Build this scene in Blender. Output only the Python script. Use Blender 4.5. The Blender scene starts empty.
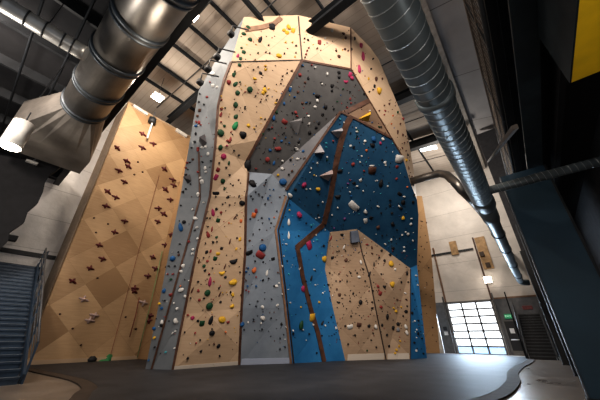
import bpy, bmesh, math, random
from mathutils import Vector, Matrix
from mathutils.bvhtree import BVHTree
random.seed(7)
scn = bpy.context.scene
col = scn.collection
PI = math.pi

# ------------------------------------------------------------------ survey of the hall
# The photograph's station: a camera 1.2 m above the floor at x=y=0.  World +Y runs
# along the building (the ducts), +X across it.  Sight lines taken from that station are
# intersected with real planes (floor, walls, wall facets) to get world positions.
F, TH, YAW, CZ = 266.7, math.radians(27.2), math.radians(39.4), 1.2
cy, sy, ct, st = math.cos(YAW), math.sin(YAW), math.cos(TH), math.sin(TH)
RT = Vector((cy, sy, 0)); FW = Vector((-sy*ct, cy*ct, st)); UP = Vector((sy*st, -cy*st, ct))
CAM = Vector((0, 0, CZ))
def ray(x, y): return FW + RT*((x-300)/F) + UP*((200-y)/F)
def at_z(x, y, z): d = ray(x, y); return CAM + d*((z-CZ)/d.z)
def at_x(x, y, X): d = ray(x, y); return CAM + d*(X/d.x)
def at_y(x, y, Y): d = ray(x, y); return CAM + d*(Y/d.y)
def on_plane(x, y, p0, n): d = ray(x, y); return CAM + d*((p0-CAM).dot(n)/d.dot(n))

# ------------------------------------------------------------------ materials
MATS = {}
def nodes(name):
    m = bpy.data.materials.new(name); m.use_nodes = True
    nt = m.node_tree; b = nt.nodes['Principled BSDF']
    MATS[name] = m
    return m, nt, b
def N(nt, t, **kw):
    n = nt.nodes.new(t)
    for k, v in kw.items(): setattr(n, k, v)
    return n
def ramp(nt, fac, stops):
    r = N(nt, 'ShaderNodeValToRGB'); e = r.color_ramp.elements
    while len(e) < len(stops): e.new(0.5)
    for el, (p, c) in zip(e, stops): el.position = p; el.color = (*c, 1)
    nt.links.new(fac, r.inputs[0]); return r.outputs[0]
def bump(nt, b, h, strength=.3, dist=.02):
    bp = N(nt, 'ShaderNodeBump'); bp.inputs['Strength'].default_value = strength; bp.inputs['Distance'].default_value = dist
    nt.links.new(h, bp.inputs['Height']); nt.links.new(bp.outputs[0], b.inputs['Normal'])
def plain(name, c, rough=.6, metal=0, var=.18, scale=4, emit=0, ecol=None, spec=.5):
    m, nt, b = nodes(name)
    tc = N(nt, 'ShaderNodeTexCoord'); nz = N(nt, 'ShaderNodeTexNoise'); nz.inputs['Scale'].default_value = scale; nz.inputs['Detail'].default_value = 4
    nt.links.new(tc.outputs['Object'], nz.inputs['Vector'])
    lo = tuple(v*(1-var) for v in c); hi = tuple(min(1, v*(1+var)) for v in c)
    nt.links.new(ramp(nt, nz.outputs['Fac'], [(.3, lo), (.7, hi)]), b.inputs['Base Color'])
    b.inputs['Roughness'].default_value = rough; b.inputs['Metallic'].default_value = metal
    b.inputs['Specular IOR Level'].default_value = spec
    if emit:
        b.inputs['Emission Color'].default_value = (*(ecol or c), 1); b.inputs['Emission Strength'].default_value = emit
    return m
def plywood(name, light, dark, cell=1.66, rot=45, contrast=1.0, offs=(0, 0), rough=.55):
    """plywood sheets laid as diamonds, each sheet its own tone, with grain"""
    m, nt, b = nodes(name)
    uv = N(nt, 'ShaderNodeUVMap')
    mp = N(nt, 'ShaderNodeMapping'); mp.inputs['Rotation'].default_value = (0, 0, math.radians(rot))
    mp.inputs['Scale'].default_value = (1/cell, 1/cell, 1); mp.inputs['Location'].default_value = (*offs, 0)
    nt.links.new(uv.outputs[0], mp.inputs[0])
    fl = N(nt, 'ShaderNodeVectorMath', operation='FLOOR'); nt.links.new(mp.outputs[0], fl.inputs[0])
    wn = N(nt, 'ShaderNodeTexWhiteNoise', noise_dimensions='2D'); nt.links.new(fl.outputs[0], wn.inputs['Vector'])
    fr = N(nt, 'ShaderNodeVectorMath', operation='FRACTION'); nt.links.new(mp.outputs[0], fr.inputs[0])
    gm = N(nt, 'ShaderNodeMapping'); gm.inputs['Scale'].default_value = (1.2, 9, 1); gm.inputs['Rotation'].default_value = (0, 0, math.radians(20))
    nt.links.new(uv.outputs[0], gm.inputs[0])
    nz = N(nt, 'ShaderNodeTexNoise'); nz.inputs['Scale'].default_value = 1.4; nz.inputs['Detail'].default_value = 6; nt.links.new(gm.outputs[0], nz.inputs['Vector'])
    nz2 = N(nt, 'ShaderNodeTexNoise'); nz2.inputs['Scale'].default_value = .8; nz2.inputs['Detail'].default_value = 3; nt.links.new(uv.outputs[0], nz2.inputs['Vector'])
    a = N(nt, 'ShaderNodeMath', operation='MULTIPLY_ADD'); a.inputs[1].default_value = .55*contrast; a.inputs[2].default_value = .02
    nt.links.new(wn.outputs['Value'], a.inputs[0])
    a2 = N(nt, 'ShaderNodeMath', operation='MULTIPLY_ADD'); a2.inputs[1].default_value = .42; nt.links.new(nz.outputs['Fac'], a2.inputs[0]); nt.links.new(a.outputs[0], a2.inputs[2])
    a3 = N(nt, 'ShaderNodeMath', operation='MULTIPLY_ADD'); a3.inputs[1].default_value = .3; nt.links.new(nz2.outputs['Fac'], a3.inputs[0]); nt.links.new(a2.outputs[0], a3.inputs[2])
    c = ramp(nt, a3.outputs[0], [(.25, light), (.95, dark)])
    # fine joint between sheets
    sx = N(nt, 'ShaderNodeSeparateXYZ'); nt.links.new(fr.outputs[0], sx.inputs[0])
    lx = N(nt, 'ShaderNodeMath', operation='LESS_THAN'); lx.inputs[1].default_value = .008; nt.links.new(sx.outputs[0], lx.inputs[0])
    ly = N(nt, 'ShaderNodeMath', operation='LESS_THAN'); ly.inputs[1].default_value = .008; nt.links.new(sx.outputs[1], ly.inputs[0])
    mx = N(nt, 'ShaderNodeMath', operation='MAXIMUM'); nt.links.new(lx.outputs[0], mx.inputs[0]); nt.links.new(ly.outputs[0], mx.inputs[1])
    ml = N(nt, 'ShaderNodeMath', operation='MULTIPLY'); ml.inputs[1].default_value = .35; nt.links.new(mx.outputs[0], ml.inputs[0])
    mix = N(nt, 'ShaderNodeMix', data_type='RGBA'); nt.links.new(ml.outputs[0], mix.inputs['Factor']); nt.links.new(c, mix.inputs['A'])
    mix.inputs['B'].default_value = (.12, .07, .03, 1)
    nt.links.new(mix.outputs['Result'], b.inputs['Base Color'])
    b.inputs['Roughness'].default_value = rough; b.inputs['Specular IOR Level'].default_value = .3
    return m
def painted(name, c, c2, rough=.6):
    """painted climbing panel: fine texture, chalk smudges, rows of tiny insert holes"""
    m, nt, b = nodes(name)
    uv = N(nt, 'ShaderNodeUVMap')
    nz = N(nt, 'ShaderNodeTexNoise'); nz.inputs['Scale'].default_value = .9; nz.inputs['Detail'].default_value = 6; nz.inputs['Roughness'].default_value = .65
    nt.links.new(uv.outputs[0], nz.inputs['Vector'])
    base = ramp(nt, nz.outputs['Fac'], [(.35, c), (.75, c2)])
    vo = N(nt, 'ShaderNodeTexVoronoi'); vo.inputs['Scale'].default_value = 3.2; nt.links.new(uv.outputs[0], vo.inputs['Vector'])
    lt = N(nt, 'ShaderNodeMath', operation='LESS_THAN'); lt.inputs[1].default_value = .05; nt.links.new(vo.outputs['Distance'], lt.inputs[0])
    mix = N(nt, 'ShaderNodeMix', data_type='RGBA'); nt.links.new(lt.outputs[0], mix.inputs['Factor']); nt.links.new(base, mix.inputs['A'])
    mix.inputs['B'].default_value = (c[0]*.35, c[1]*.35, c[2]*.35, 1)
    nt.links.new(mix.outputs['Result'], b.inputs['Base Color'])
    b.inputs['Roughness'].default_value = rough; b.inputs['Specular IOR Level'].default_value = .3
    n2 = N(nt, 'ShaderNodeTexNoise'); n2.inputs['Scale'].default_value = 40; nt.links.new(uv.outputs[0], n2.inputs['Vector']); bump(nt, b, n2.outputs['Fac'], .15, .01)
    return m
def seamed(name, c, c2, axis, pitch, line=.04, dark=.6, bumpy=.0, rough=.8):
    """sheet material with regular seams along one object axis"""
    m, nt, b = nodes(name)
    tc = N(nt, 'ShaderNodeTexCoord'); sx = N(nt, 'ShaderNodeSeparateXYZ'); nt.links.new(tc.outputs['Object'], sx.inputs[0])
    d = N(nt, 'ShaderNodeMath', operation='DIVIDE'); d.inputs[1].default_value = pitch; nt.links.new(sx.outputs[axis], d.inputs[0])
    fr = N(nt, 'ShaderNodeMath', operation='FRACT'); nt.links.new(d.outputs[0], fr.inputs[0])
    lt = N(nt, 'ShaderNodeMath', operation='LESS_THAN'); lt.inputs[1].default_value = line; nt.links.new(fr.outputs[0], lt.inputs[0])
    nz = N(nt, 'ShaderNodeTexNoise'); nz.inputs['Scale'].default_value = .7; nz.inputs['Detail'].default_value = 5; nt.links.new(tc.outputs['Object'], nz.inputs['Vector'])
    base = ramp(nt, nz.outputs['Fac'], [(.35, c), (.7, c2)])
    mix = N(nt, 'ShaderNodeMix', data_type='RGBA'); nt.links.new(lt.outputs[0], mix.inputs['Factor']); nt.links.new(base, mix.inputs['A'])
    mix.inputs['B'].default_value = (c[0]*dark, c[1]*dark, c[2]*dark, 1)
    nt.links.new(mix.outputs['Result'], b.inputs['Base Color']); b.inputs['Roughness'].default_value = rough; b.inputs['Specular IOR Level'].default_value = .25
    if bumpy:
        n2 = N(nt, 'ShaderNodeTexNoise'); n2.inputs['Scale'].default_value = 1.6; n2.inputs['Detail'].default_value = 4; nt.links.new(tc.outputs['Object'], n2.inputs['Vector'])
        bump(nt, b, n2.outputs['Fac'], bumpy, .25)
    return m

plywood('ply_face', (.55, .41, .285), (.34, .24, .155), cell=2.6, rot=38, contrast=.55)
plywood('ply_slab', (.44, .33, .235), (.235, .165, .11), cell=1.9, rot=40, contrast=.8, offs=(.3, .1))
plywood('ply_wall', (.58, .40, .235), (.31, .195, .105), cell=1.66, rot=-45, contrast=1.15, offs=(.55, .2))
plywood('ply_amber', (.44, .275, .145), (.25, .145, .07), cell=3.2, rot=45, contrast=.6)
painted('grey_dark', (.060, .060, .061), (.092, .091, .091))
painted('grey_mid', (.14, .142, .152), (.20, .20, .21))
painted('grey_pale', (.165, .195, .235), (.23, .265, .305))
painted('grey_side', (.13, .142, .155), (.185, .198, .21))
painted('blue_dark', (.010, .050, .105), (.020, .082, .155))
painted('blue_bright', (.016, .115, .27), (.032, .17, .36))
painted('brown_panel', (.13, .085, .055), (.20, .13, .085))
plain('brown_trim', (.075, .033, .019), .6, var=.4)
plain('tan_trim', (.20, .115, .07), .6, var=.3)
plain('dark_seam', (.03, .02, .016), .7)
plain('edge_board', (.33, .235, .155), .6, var=.2)
plain('back_board', (.12, .09, .06), .8)
seamed('roof_smooth', (.25, .24, .24), (.30, .29, .29), 1, 5.0, .008, .4)
seamed('roof_deck', (.34, .295, .255), (.43, .375, .33), 1, .42, .08, .86)
seamed('white_insulation', (.62, .60, .58), (.76, .74, .72), 2, 1.9, .012, .55, bumpy=.35)
seamed('far_insulation', (.60, .55, .50), (.74, .68, .62), 2, 2.4, .01, .6, bumpy=.35)
plain('grey_wainscot', (.13, .13, .135), .7)
plain('black_deck', (.012, .012, .014), .9)
plain('black_steel', (.018, .02, .023), .6)
plain('dark_steel', (.012, .014, .017), .75, spec=.2)
plain('navy_steel', (.022, .058, .092), .55, var=.12, scale=1)
plain('steel_edge', (.10, .115, .13), .6)
plain('stair_steel', (.036, .060, .095), .5)
plain('stair_black', (.016, .016, .018), .6)
plain('rail_steel', (.085, .085, .09), .45)
plain('galvanised', (.20, .185, .17), .38, metal=.85, var=.3, scale=1.2)
plain('galv_dark', (.20, .235, .25), .42, metal=.4, var=.3, scale=1.5)
plain('galv_seam', (.45, .48, .49), .4, metal=.4)
plain('galv_sheet', (.24, .215, .19), .55, metal=.2, var=.3, scale=1)
plain('small_duct', (.50, .49, .47), .35, metal=.5)
plain('flange', (.07, .08, .09), .45, metal=.6)
plain('white_paint', (.62, .60, .57), .4)
plain('lamp_white', (.55, .53, .5), .5)
plain('yellow_paint', (.80, .50, .010), .5, var=.08)
plain('teal_side', (.012, .018, .022), .7, spec=.2)
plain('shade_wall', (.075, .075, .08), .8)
plain('mullion', (.13, .125, .12), .5)
plain('board_wood', (.38, .235, .11), .6, var=.3)
plain('sign_green', (.02, .25, .11), .4, emit=.18, ecol=(.03, .4, .18))
plain('sign_letter', (.5, .9, .6), .4, emit=.6, ecol=(.5, 1, .7))
plain('sign_white', (.75, .75, .75), .5)
plain('sign_red', (.16, .03, .03), .5)
plain('rope_green', (.22, .30, .13), .8)
plain('rope_red', (.22, .06, .04), .8)
plain('bag_green', (.03, .20, .07), .7)
plain('lamp_glow', (1, .93, .82), .4, emit=22, ecol=(1, .90, .76))
plain('skylight_glow', (.9, .95, 1), .4, emit=3, ecol=(.88, .94, 1))
plain('window_glow', (.9, .95, 1), .3, emit=2.6, ecol=(.88, .94, 1))
plain('window_low', (.5, .7, 1), .3, emit=1.2, ecol=(.45, .68, 1))
plain('vol_grey', (.17, .165, .17), .6)
plain('vol_yellow', (.62, .36, .03), .5)
plain('vol_pale', (.28, .27, .285), .6)
plain('vol_pink', (.33, .255, .24), .6)
plain('vol_dark', (.07, .065, .07), .6)
plain('vol_slate', (.10, .12, .16), .6)
plain('tan_grey', (.30, .27, .24), .7)
painted('grey_light', (.30, .34, .43), (.36, .40, .50))
plywood('kick_lit_pale', (.55, .50, .44), (.44, .39, .33), contrast=.3)  # pale kick boards, whitened further with the light at the wall foot
plain('nosing', (.16, .19, .23), .5)
plain('beam_steel', (.035, .05, .06), .5)
plain('rail_brown', (.09, .07, .055), .6)
plain('board_dark', (.06, .035, .02), .6)
plain('stair_mid', (.05, .052, .055), .5)
# floors
def floor_mat():
    m, nt, b = nodes('concrete')
    tc = N(nt, 'ShaderNodeTexCoord'); nz = N(nt, 'ShaderNodeTexNoise'); nz.inputs['Scale'].default_value = .7; nz.inputs['Detail'].default_value = 8; nz.inputs['Roughness'].default_value = .65
    nt.links.new(tc.outputs['Object'], nz.inputs['Vector'])
    nt.links.new(ramp(nt, nz.outputs['Fac'], [(.3, (.14, .112, .092)), (.5, (.20, .165, .138)), (.7, (.27, .225, .19))]), b.inputs['Base Color'])
    b.inputs['Roughness'].default_value = .32
    nt.links.new(ramp(nt, nz.outputs['Fac'], [(.3, (.25,)*3), (.7, (.45,)*3)]), b.inputs['Roughness'])
    m, nt, b = nodes('rubber_mat')
    tc = N(nt, 'ShaderNodeTexCoord'); n1 = N(nt, 'ShaderNodeTexNoise'); n1.inputs['Scale'].default_value = 1.2; n1.inputs['Detail'].default_value = 9
    nt.links.new(tc.outputs['Object'], n1.inputs['Vector'])
    nt.links.new(ramp(nt, n1.outputs['Fac'], [(.3, (.026, .027, .031)), (.7, (.046, .047, .053))]), b.inputs['Base Color'])
    b.inputs['Roughness'].default_value = .6; b.inputs['Specular IOR Level'].default_value = .28
    n2 = N(nt, 'ShaderNodeTexNoise'); n2.inputs['Scale'].default_value = 60; nt.links.new(tc.outputs['Object'], n2.inputs['Vector']); bump(nt, b, n2.outputs['Fac'], .25, .01)
floor_mat()
plain('mat_edge', (.075, .056, .044), .75, spec=.2)

# ------------------------------------------------------------------ mesh building
class MB:
    def __init__(s): s.bm = bmesh.new()
    def box(s, lo, hi, M=None):
        vs = [Vector((x, y, z)) for x in (lo[0], hi[0]) for y in (lo[1], hi[1]) for z in (lo[2], hi[2])]
        if M: vs = [M @ v for v in vs]
        v = [s.bm.verts.new(p) for p in vs]
        for f in ((0,1,3,2), (4,6,7,5), (0,4,5,1), (2,3,7,6), (0,2,6,4), (1,5,7,3)): s.bm.faces.new([v[i] for i in f])
        return s
    def bar(s, a, b, w, h, up=Vector((0, 0, 1))):
        a, b = Vector(a), Vector(b); d = b-a; L = d.length; d.normalize()
        if abs(d.dot(up)) > .98: up = Vector((1, 0, 0))
        x = d.cross(up).normalized(); z = x.cross(d).normalized()
        M = Matrix((( x.x, d.x, z.x, a.x), (x.y, d.y, z.y, a.y), (x.z, d.z, z.z, a.z), (0, 0, 0, 1)))
        return s.box((-w/2, 0, -h/2), (w/2, L, h/2), M)
    def tube(s, pts, r, n=16, cap=True):
        pts = [Vector(p) for p in pts]; rings = []
        rr = r if isinstance(r, (list, tuple)) else [r]*len(pts)
        d0 = (pts[1]-pts[0]).normalized(); ref = Vector((0, 0, 1)) if abs(d0.z) < .95 else Vector((1, 0, 0))
        x = d0.cross(ref).normalized()
        for i, p in enumerate(pts):
            if i == 0: d = pts[1]-pts[0]
            elif i == len(pts)-1: d = pts[-1]-pts[-2]
            else: d = (pts[i+1]-p).normalized()+(p-pts[i-1]).normalized()
            d.normalize(); x = (x-d*x.dot(d)).normalized(); y = d.cross(x)
            rings.append([s.bm.verts.new(p+(x*math.cos(2*PI*k/n)+y*math.sin(2*PI*k/n))*rr[i]) for k in range(n)])
        for a, b in zip(rings, rings[1:]):
            for k in range(n): f = s.bm.faces.new((a[k], a[(k+1) % n], b[(k+1) % n], b[k])); f.smooth = n > 6
        if cap: s.bm.faces.new(rings[0][::-1]); s.bm.faces.new(rings[-1])
        return s
    def poly(s, pts, thick=0, d=Vector((0, 0, 1))):
        a = [s.bm.verts.new(Vector(p)) for p in pts]; s.bm.faces.new(a)
        if thick:
            b = [s.bm.verts.new(Vector(p)+d*thick) for p in pts]; s.bm.faces.new(b[::-1])
            for i in range(len(a)): j = (i+1) % len(a); s.bm.faces.new((a[j], a[i], b[i], b[j]))
        return s
    def build(s, name, mat, parent=None, bevel=0, inv=True):
        bm = s.bm
        if bevel: bmesh.ops.bevel(bm, geom=bm.edges[:], offset=bevel, segments=1, affect='EDGES', clamp_overlap=True)
        bmesh.ops.recalc_face_normals(bm, faces=bm.faces[:])
        me = bpy.data.meshes.new(name); bm.to_mesh(me); bm.free()
        me.materials.append(MATS[mat]); o = bpy.data.objects.new(name, me); col.objects.link(o)
        if parent is not None: o.parent = parent; o.matrix_parent_inverse = parent.matrix_basis.inverted()
        return o
def tag(o, label=None, cat=None, group=None, kind=None):
    if label: o['label'] = label
    if cat: o['category'] = cat
    if group: o['group'] = group
    if kind: o['kind'] = kind
    return o
def thing(name, label, cat, loc=(0, 0, 0), group=None):
    o = bpy.data.objects.new(name, None); col.objects.link(o); o.location = loc; o.empty_display_size = .3
    return tag(o, label, cat, group)
def struct(name, mb, mat, parent=None):
    o = mb.build(name, mat, parent)
    if parent is None: o['kind'] = 'structure'
    return o
def uv_plane(me, axis=None):
    """lay metre-scaled UVs on a panel: u level, v up the panel"""
    n = Vector((0, 0, 0))
    for p in me.polygons: n += p.normal*p.area
    n.normalize(); u = Vector((0, 0, 1)).cross(n)
    u = u.normalized() if u.length > 1e-4 else Vector((1, 0, 0)); v = n.cross(u)
    L = me.uv_layers.new(name='UVMap')
    for lp in me.loops: c = me.vertices[lp.vertex_index].co; L.data[lp.index].uv = (c.dot(u), c.dot(v))
# ------------------------------------------------------------------ the room shell
def roof_z(x): return 15.95-.12*x
XL, XR, YB, YF = -21.3, 9.0, -9.0, 27.75
struct('floor', MB().box((XL-.3, YB, -.2), (XR, YF+.3, 0)), 'concrete')
struct('wall_left', MB().box((XL-.3, YB, 0), (XL, YF, 18.6)), 'white_insulation')
struct('wall_far', MB().box((XL, YF, 0), (XR, YF+.3, 18.3)), 'far_insulation')
c = MB()
c.poly([(XL, YB, roof_z(XL)), (.1, YB, roof_z(.1)), (.1, YF, roof_z(.1)), (XL, YF, roof_z(XL))], .15)
struct('ceiling', c, 'roof_deck')
c = MB(); c.poly([(.1, YB, 15.85), (XR, YB, 13.6), (XR, YF, 13.6), (.1, YF, 15.85)], .15)
struct('ceiling_lee', c, 'roof_smooth')
struct('trim_8', MB().box((.0, YB, 15.55), (.22, YF, 15.95)), 'tan_grey')
struct('wall_shade_screen', MB().box((.35, 21.5, 6.0), (XR, 21.7, 15.4)), 'shade_wall')  # dark sheet added where the far roof space only falls into shade
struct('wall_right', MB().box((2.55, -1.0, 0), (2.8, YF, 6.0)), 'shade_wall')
struct('trim_1', MB().box((-7.4, YF-.07, 0), (-5.98, YF, 3.95)), 'grey_wainscot')
struct('trim_2', MB().box((-2.52, YF-.07, 0), (2.55, YF, 3.95)), 'grey_wainscot')
struct('trim_3', MB().box((-7.4, YF-.12, 8.12), (-2.75, YF, 8.28)), 'black_steel')       # dark girt across the far wall
struct('trim_4', MB().box((XL, -1.5, 5.28), (XL+.1, 2.9, 5.5)), 'black_steel')           # girt on the white wall
struct('trim_5', MB().bar((-6.0, YF-.06, 3.9), (-6.0, YF-.06, 8.9), .12, .12), 'tan_trim')
struct('trim_6', MB().bar((-2.55, YF-.06, 3.9), (-2.55, YF-.06, 9.2), .13, .12), 'brown_trim')
struct('trim_7', MB().box((-2.52, YF-.1, 3.93), (2.55, YF-.02, 4.05)), 'tan_trim')

# rubber mat laid round the climbing wall, with its paler edging band
def smooth_path(P, k_=6):
    out = []
    for i in range(len(P)-1):
        p0, p1, p2, p3 = [Vector(P[max(0, min(len(P)-1, j))]) for j in (i-1, i, i+1, i+2)]
        for q in range(k_):
            t_ = q/k_; v = .5*((2*p1)+(p2-p0)*t_+(2*p0-5*p1+4*p2-p3)*t_*t_+(3*p1-p0-3*p2+p3)*t_**3); out.append((v.x, v.y))
    return out+[P[-1]]
mat_pts = [(-18.93, 3.0), (-17.9, 3.02), (-15.1, 3.18), (-11.7, 3.41), (-9.6, 3.2), (-8.73, 2.82), (-6.5, 2.2), (-4.2, 2.6), (-2.4, 5.0), (-1.5, 8.0), (-1.25, 11.7), (-1.45, 15.5), (-1.45, 19.2),
           (-1.6, 22.0), (-2.6, 25.2), (-7.0, 26.2), (-9, 27.6), (-15.2, 27.6), (-15.2, 9.6), (-18.93, 8.0)]
band = smooth_path([(-17.9, 3.02), (-15.1, 3.18), (-11.7, 3.41), (-9.6, 3.2), (-8.5, 2.75), (-6.5, 2.2), (-4.2, 2.6), (-2.6, 5.0), (-1.5, 8.0), (-1.3, 11.0), (-1.5, 14.0), (-1.47, 17.0), (-1.3, 19.6), (-1.25, 22.5), (-1.5, 25.0)])
mat_pts = [(-18.93, 3.0)]+band+[(-2.6, 25.2), (-7.0, 26.2), (-9, 27.6), (-15.2, 27.6), (-15.2, 9.6), (-18.93, 8.0)]
m = MB(); m.poly([(x, y, .004) for x, y in mat_pts], .04); mo = m.build('rubber_mat', 'rubber_mat')
tag(mo, 'dark grey rubber gym mat covering the floor around the climbing wall', 'mat')
m = MB(); W = .34; outer = []
for i, p in enumerate(band):
    a = Vector(band[max(i-1, 0)]); b = Vector(band[min(i+1, len(band)-1)]); d = (b-a).normalized(); nrm = Vector((d.y, -d.x))
    q = Vector(p)+nrm*W; outer.append((q.x, q.y))
for i in range(len(band)-1):
    m.poly([(*band[i], .004), (*band[i+1], .004), (*outer[i+1], .004), (*outer[i], .004)], .036)
tag(m.build('mat_border', 'mat_edge'), 'brown ramped border strip along the edge of the rubber mat', 'mat border')

# ------------------------------------------------------------------ roof steel
def roof_beam(a, b, w, d, label, mat='dark_steel'):
    a, b = Vector(a), Vector(b); t = thing('roof_beam', label, 'beam', (a+b)/2)
    up = Vector((0, 0, 1))
    MB().bar(a-up*(d/2-.02), b-up*(d/2-.02), w, .04).build('bottom_flange', mat, t)
    MB().bar(a+up*(d/2-.02), b+up*(d/2-.02), w, .04).build('top_flange', mat, t)
    MB().bar(a, b, .05, d-.08).build('web', mat, t)
    return t
# a beam that runs into the plywood cap of the tower
pw = 15.0
roof_beam((-19.2, 6.0, 17.35), (-11.4, 6.0, 16.85), .40, .55, 'dark steel roof beam crossing above the diamond-patterned plywood wall')
roof_beam((-8, 14.5, 16.3), (-.1, 14.5, 15.5), .45, .75, 'dark steel roof beam behind the curved plywood flank', 'black_steel')
roof_beam((-9, 20.2, 16.2), (-.1, 20.2, 15.4), .45, .75, 'dark steel roof beam beyond the skylight near the far wall', 'black_steel')
k = 0
for X in (-17.0, -14.9, -12.6, -10.6, -8.5, -6.1, -4.0, -2.0):
    o = MB().box((X-.05, -2, roof_z(X)-.26), (X+.05, YF, roof_z(X)-.0)).build('roof_purlin', 'dark_steel')
    tag(o, 'thin dark roof purlin running the length of the hall under the pale deck', 'purlin', 'purlins under the roof deck')
for Y in (2.9, 4.9, 11.5, 17.4, 23.6):
    o = MB().tube([(-19.2, Y, roof_z(-19.2)-.33), (-.2, Y, roof_z(-.2)-.33)], .035, 8).build('tie_rod', 'black_steel')
    tag(o, 'thin dark pipe crossing under the roof purlins', 'pipe', 'cross pipes under the roof')

# ------------------------------------------------------------------ lamps
def high_bay(p, label, k_=1.0):
    t = thing('high_bay_lamp', label, 'lamp', p)
    x, y, z = p
    MB().box((x-.34*k_, y-.34*k_, z), (x+.34*k_, y+.34*k_, z+.12)).build('housing', 'lamp_white', t, .02)
    MB().box((x-.30*k_, y-.30*k_, z-.03), (x+.30*k_, y+.30*k_, z+.005)).build('diffuser', 'lamp_glow', t)
    h = MB()
    for sx in (-.25*k_, .25*k_): h.tube([(x+sx, y, z+.1), (x, y, z+.7)], .012, 6)
    h.tube([(x, y, z+.7), (x, y, roof_z(x))], .015, 6)
    h.build('hanger', 'black_steel', t)
    return t
high_bay((-15.9, 3.9, 15.9), 'glowing square lamp hanging above the diamond-patterned plywood wall')
hb = at_z(193, 16, 13.2)
high_bay(tuple(hb), 'small bright lamp between big round duct and climbing wall', .55)
def point(name, p, e, r=.4, c=(1, .87, .72)):
    l = bpy.data.lights.new(name, 'POINT'); l.energy = e; l.shadow_soft_size = r; l.color = c
    o = bpy.data.objects.new(name, l); o.location = p; col.objects.link(o); return o
def area(name, p, tgt, e, sx, sy, c=(1, 1, 1)):
    l = bpy.data.lights.new(name, 'AREA'); l.shape = 'RECTANGLE'; l.size = sx; l.size_y = sy; l.energy = e; l.color = c
    o = bpy.data.objects.new(name, l); o.location = p; o.rotation_euler = (Vector(tgt)-Vector(p)).to_track_quat('-Z', 'Y').to_euler(); col.objects.link(o); return o

# two round pendant downlights under the black deck
def pendant(px, py, D, axis_px, label, r, L):
    d = ray(px, py); p = CAM+d*D
    t = thing('pendant_downlight', label, 'lamp', p)
    up = Vector((0, 0, 1))
    MB().tube([p+up*.03, p+up*L], r, 28).build('lamp_body', 'lamp_white', t)
    MB().tube([p+up*.0, p+up*.035], r*.9, 28).build('lens', 'lamp_glow', t)
    MB().tube([p+up*L, p+up*(L+.5)], .02, 8).build('stem', 'black_steel', t)
    return p
# ------------------------------------------------------------------ the climbing tower
NRM = Vector((.91, -.42, 0))          # level direction the tower faces
LEAN = .45                            # metres of overhang per metre of height
V = {}
def vert(name, x, y, dl=None):
    d = ray(x, y)
    if dl is None: V[name] = at_z(x, y, 0); return
    t = (-14+dl+LEAN*CZ-NRM.dot(Vector((0, 0, 0))))/(NRM.dot(d)-LEAN*d.z)
    V[name] = CAM+d*t
def vplane(name, x, y, a, b, c):
    n = (V[b]-V[a]).cross(V[c]-V[a]); V[name] = on_plane(x, y, V[a], n)
for a in (('S0',145,370.5), ('S1',158.7,305,-.3), ('S2',169,252,-.45), ('S3',180,198,-.6), ('S4',190,140,-.6), ('S5',198.5,91,-.6), ('S6',217,58,-.6), ('S7',244,17,-.1),
          ('L0',151,370.5), ('L1',170,304,-.05), ('L2',185,252,-.15), ('L3',200,198,-.2), ('L4',199,150,-.25), ('L5',207,112,-.3), ('L6',222,64,-.3),
          ('M0',172,371), ('M1',184,314,.1), ('M2',196.5,252,.1), ('M3',210,196,.1), ('M4',215,148,.1), ('M5',218,106,.1), ('M6',224,80,.1), ('M7',231,62,.1),
          ('N0',302,60,.5), ('N7',239,366), ('Q0',351,69,.5), ('P1',298,15,.4), ('P2',350.6,27.5,.5),
          ('D0',272,174,-.8), ('X0',291.5,364.5), ('Y0',345.5,361.5), ('I0',330,232,-1.6), ('J3',410,360), ('Z0',386,360.3), ('J2',427,359), ('W2',410,182,.3)): vert(*a)
for n_, x, y in (('N4',246,197), ('N5',245,253), ('N6',241.5,308)): vplane(n_, x, y, 'M1', 'M3', 'N7')
for n_, x, y in (('Q1',369,100), ('R0',340,112), ('N1',258,140), ('N2',247,162), ('N3',249,172)): vplane(n_, x, y, 'N0', 'Q0', 'D0')
for n_, x, y in (('X5',286,190), ('X4',288,198), ('X3',275.5,230), ('X2',278.5,253), ('X1',285,308)): vplane(n_, x, y, 'N7', 'X0', 'D0')
for n_, x, y in (('R1',356,119), ('Q2',391.5,138), ('I1',357,229), ('J0',410,268), ('J1',417,265), ('W1',403,158), ('W3',417,200), ('W4',418.5,215)): vplane(n_, x, y, 'R0', 'I0', 'W2')
for n_, x, y in (('T1',326.5,253), ('T2',325,269.5), ('T3',333,308.5), ('I2',362,253), ('I3',369.5,277), ('I4',376,311)): vplane(n_, x, y, 'Y0', 'J3', 'I1')
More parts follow.
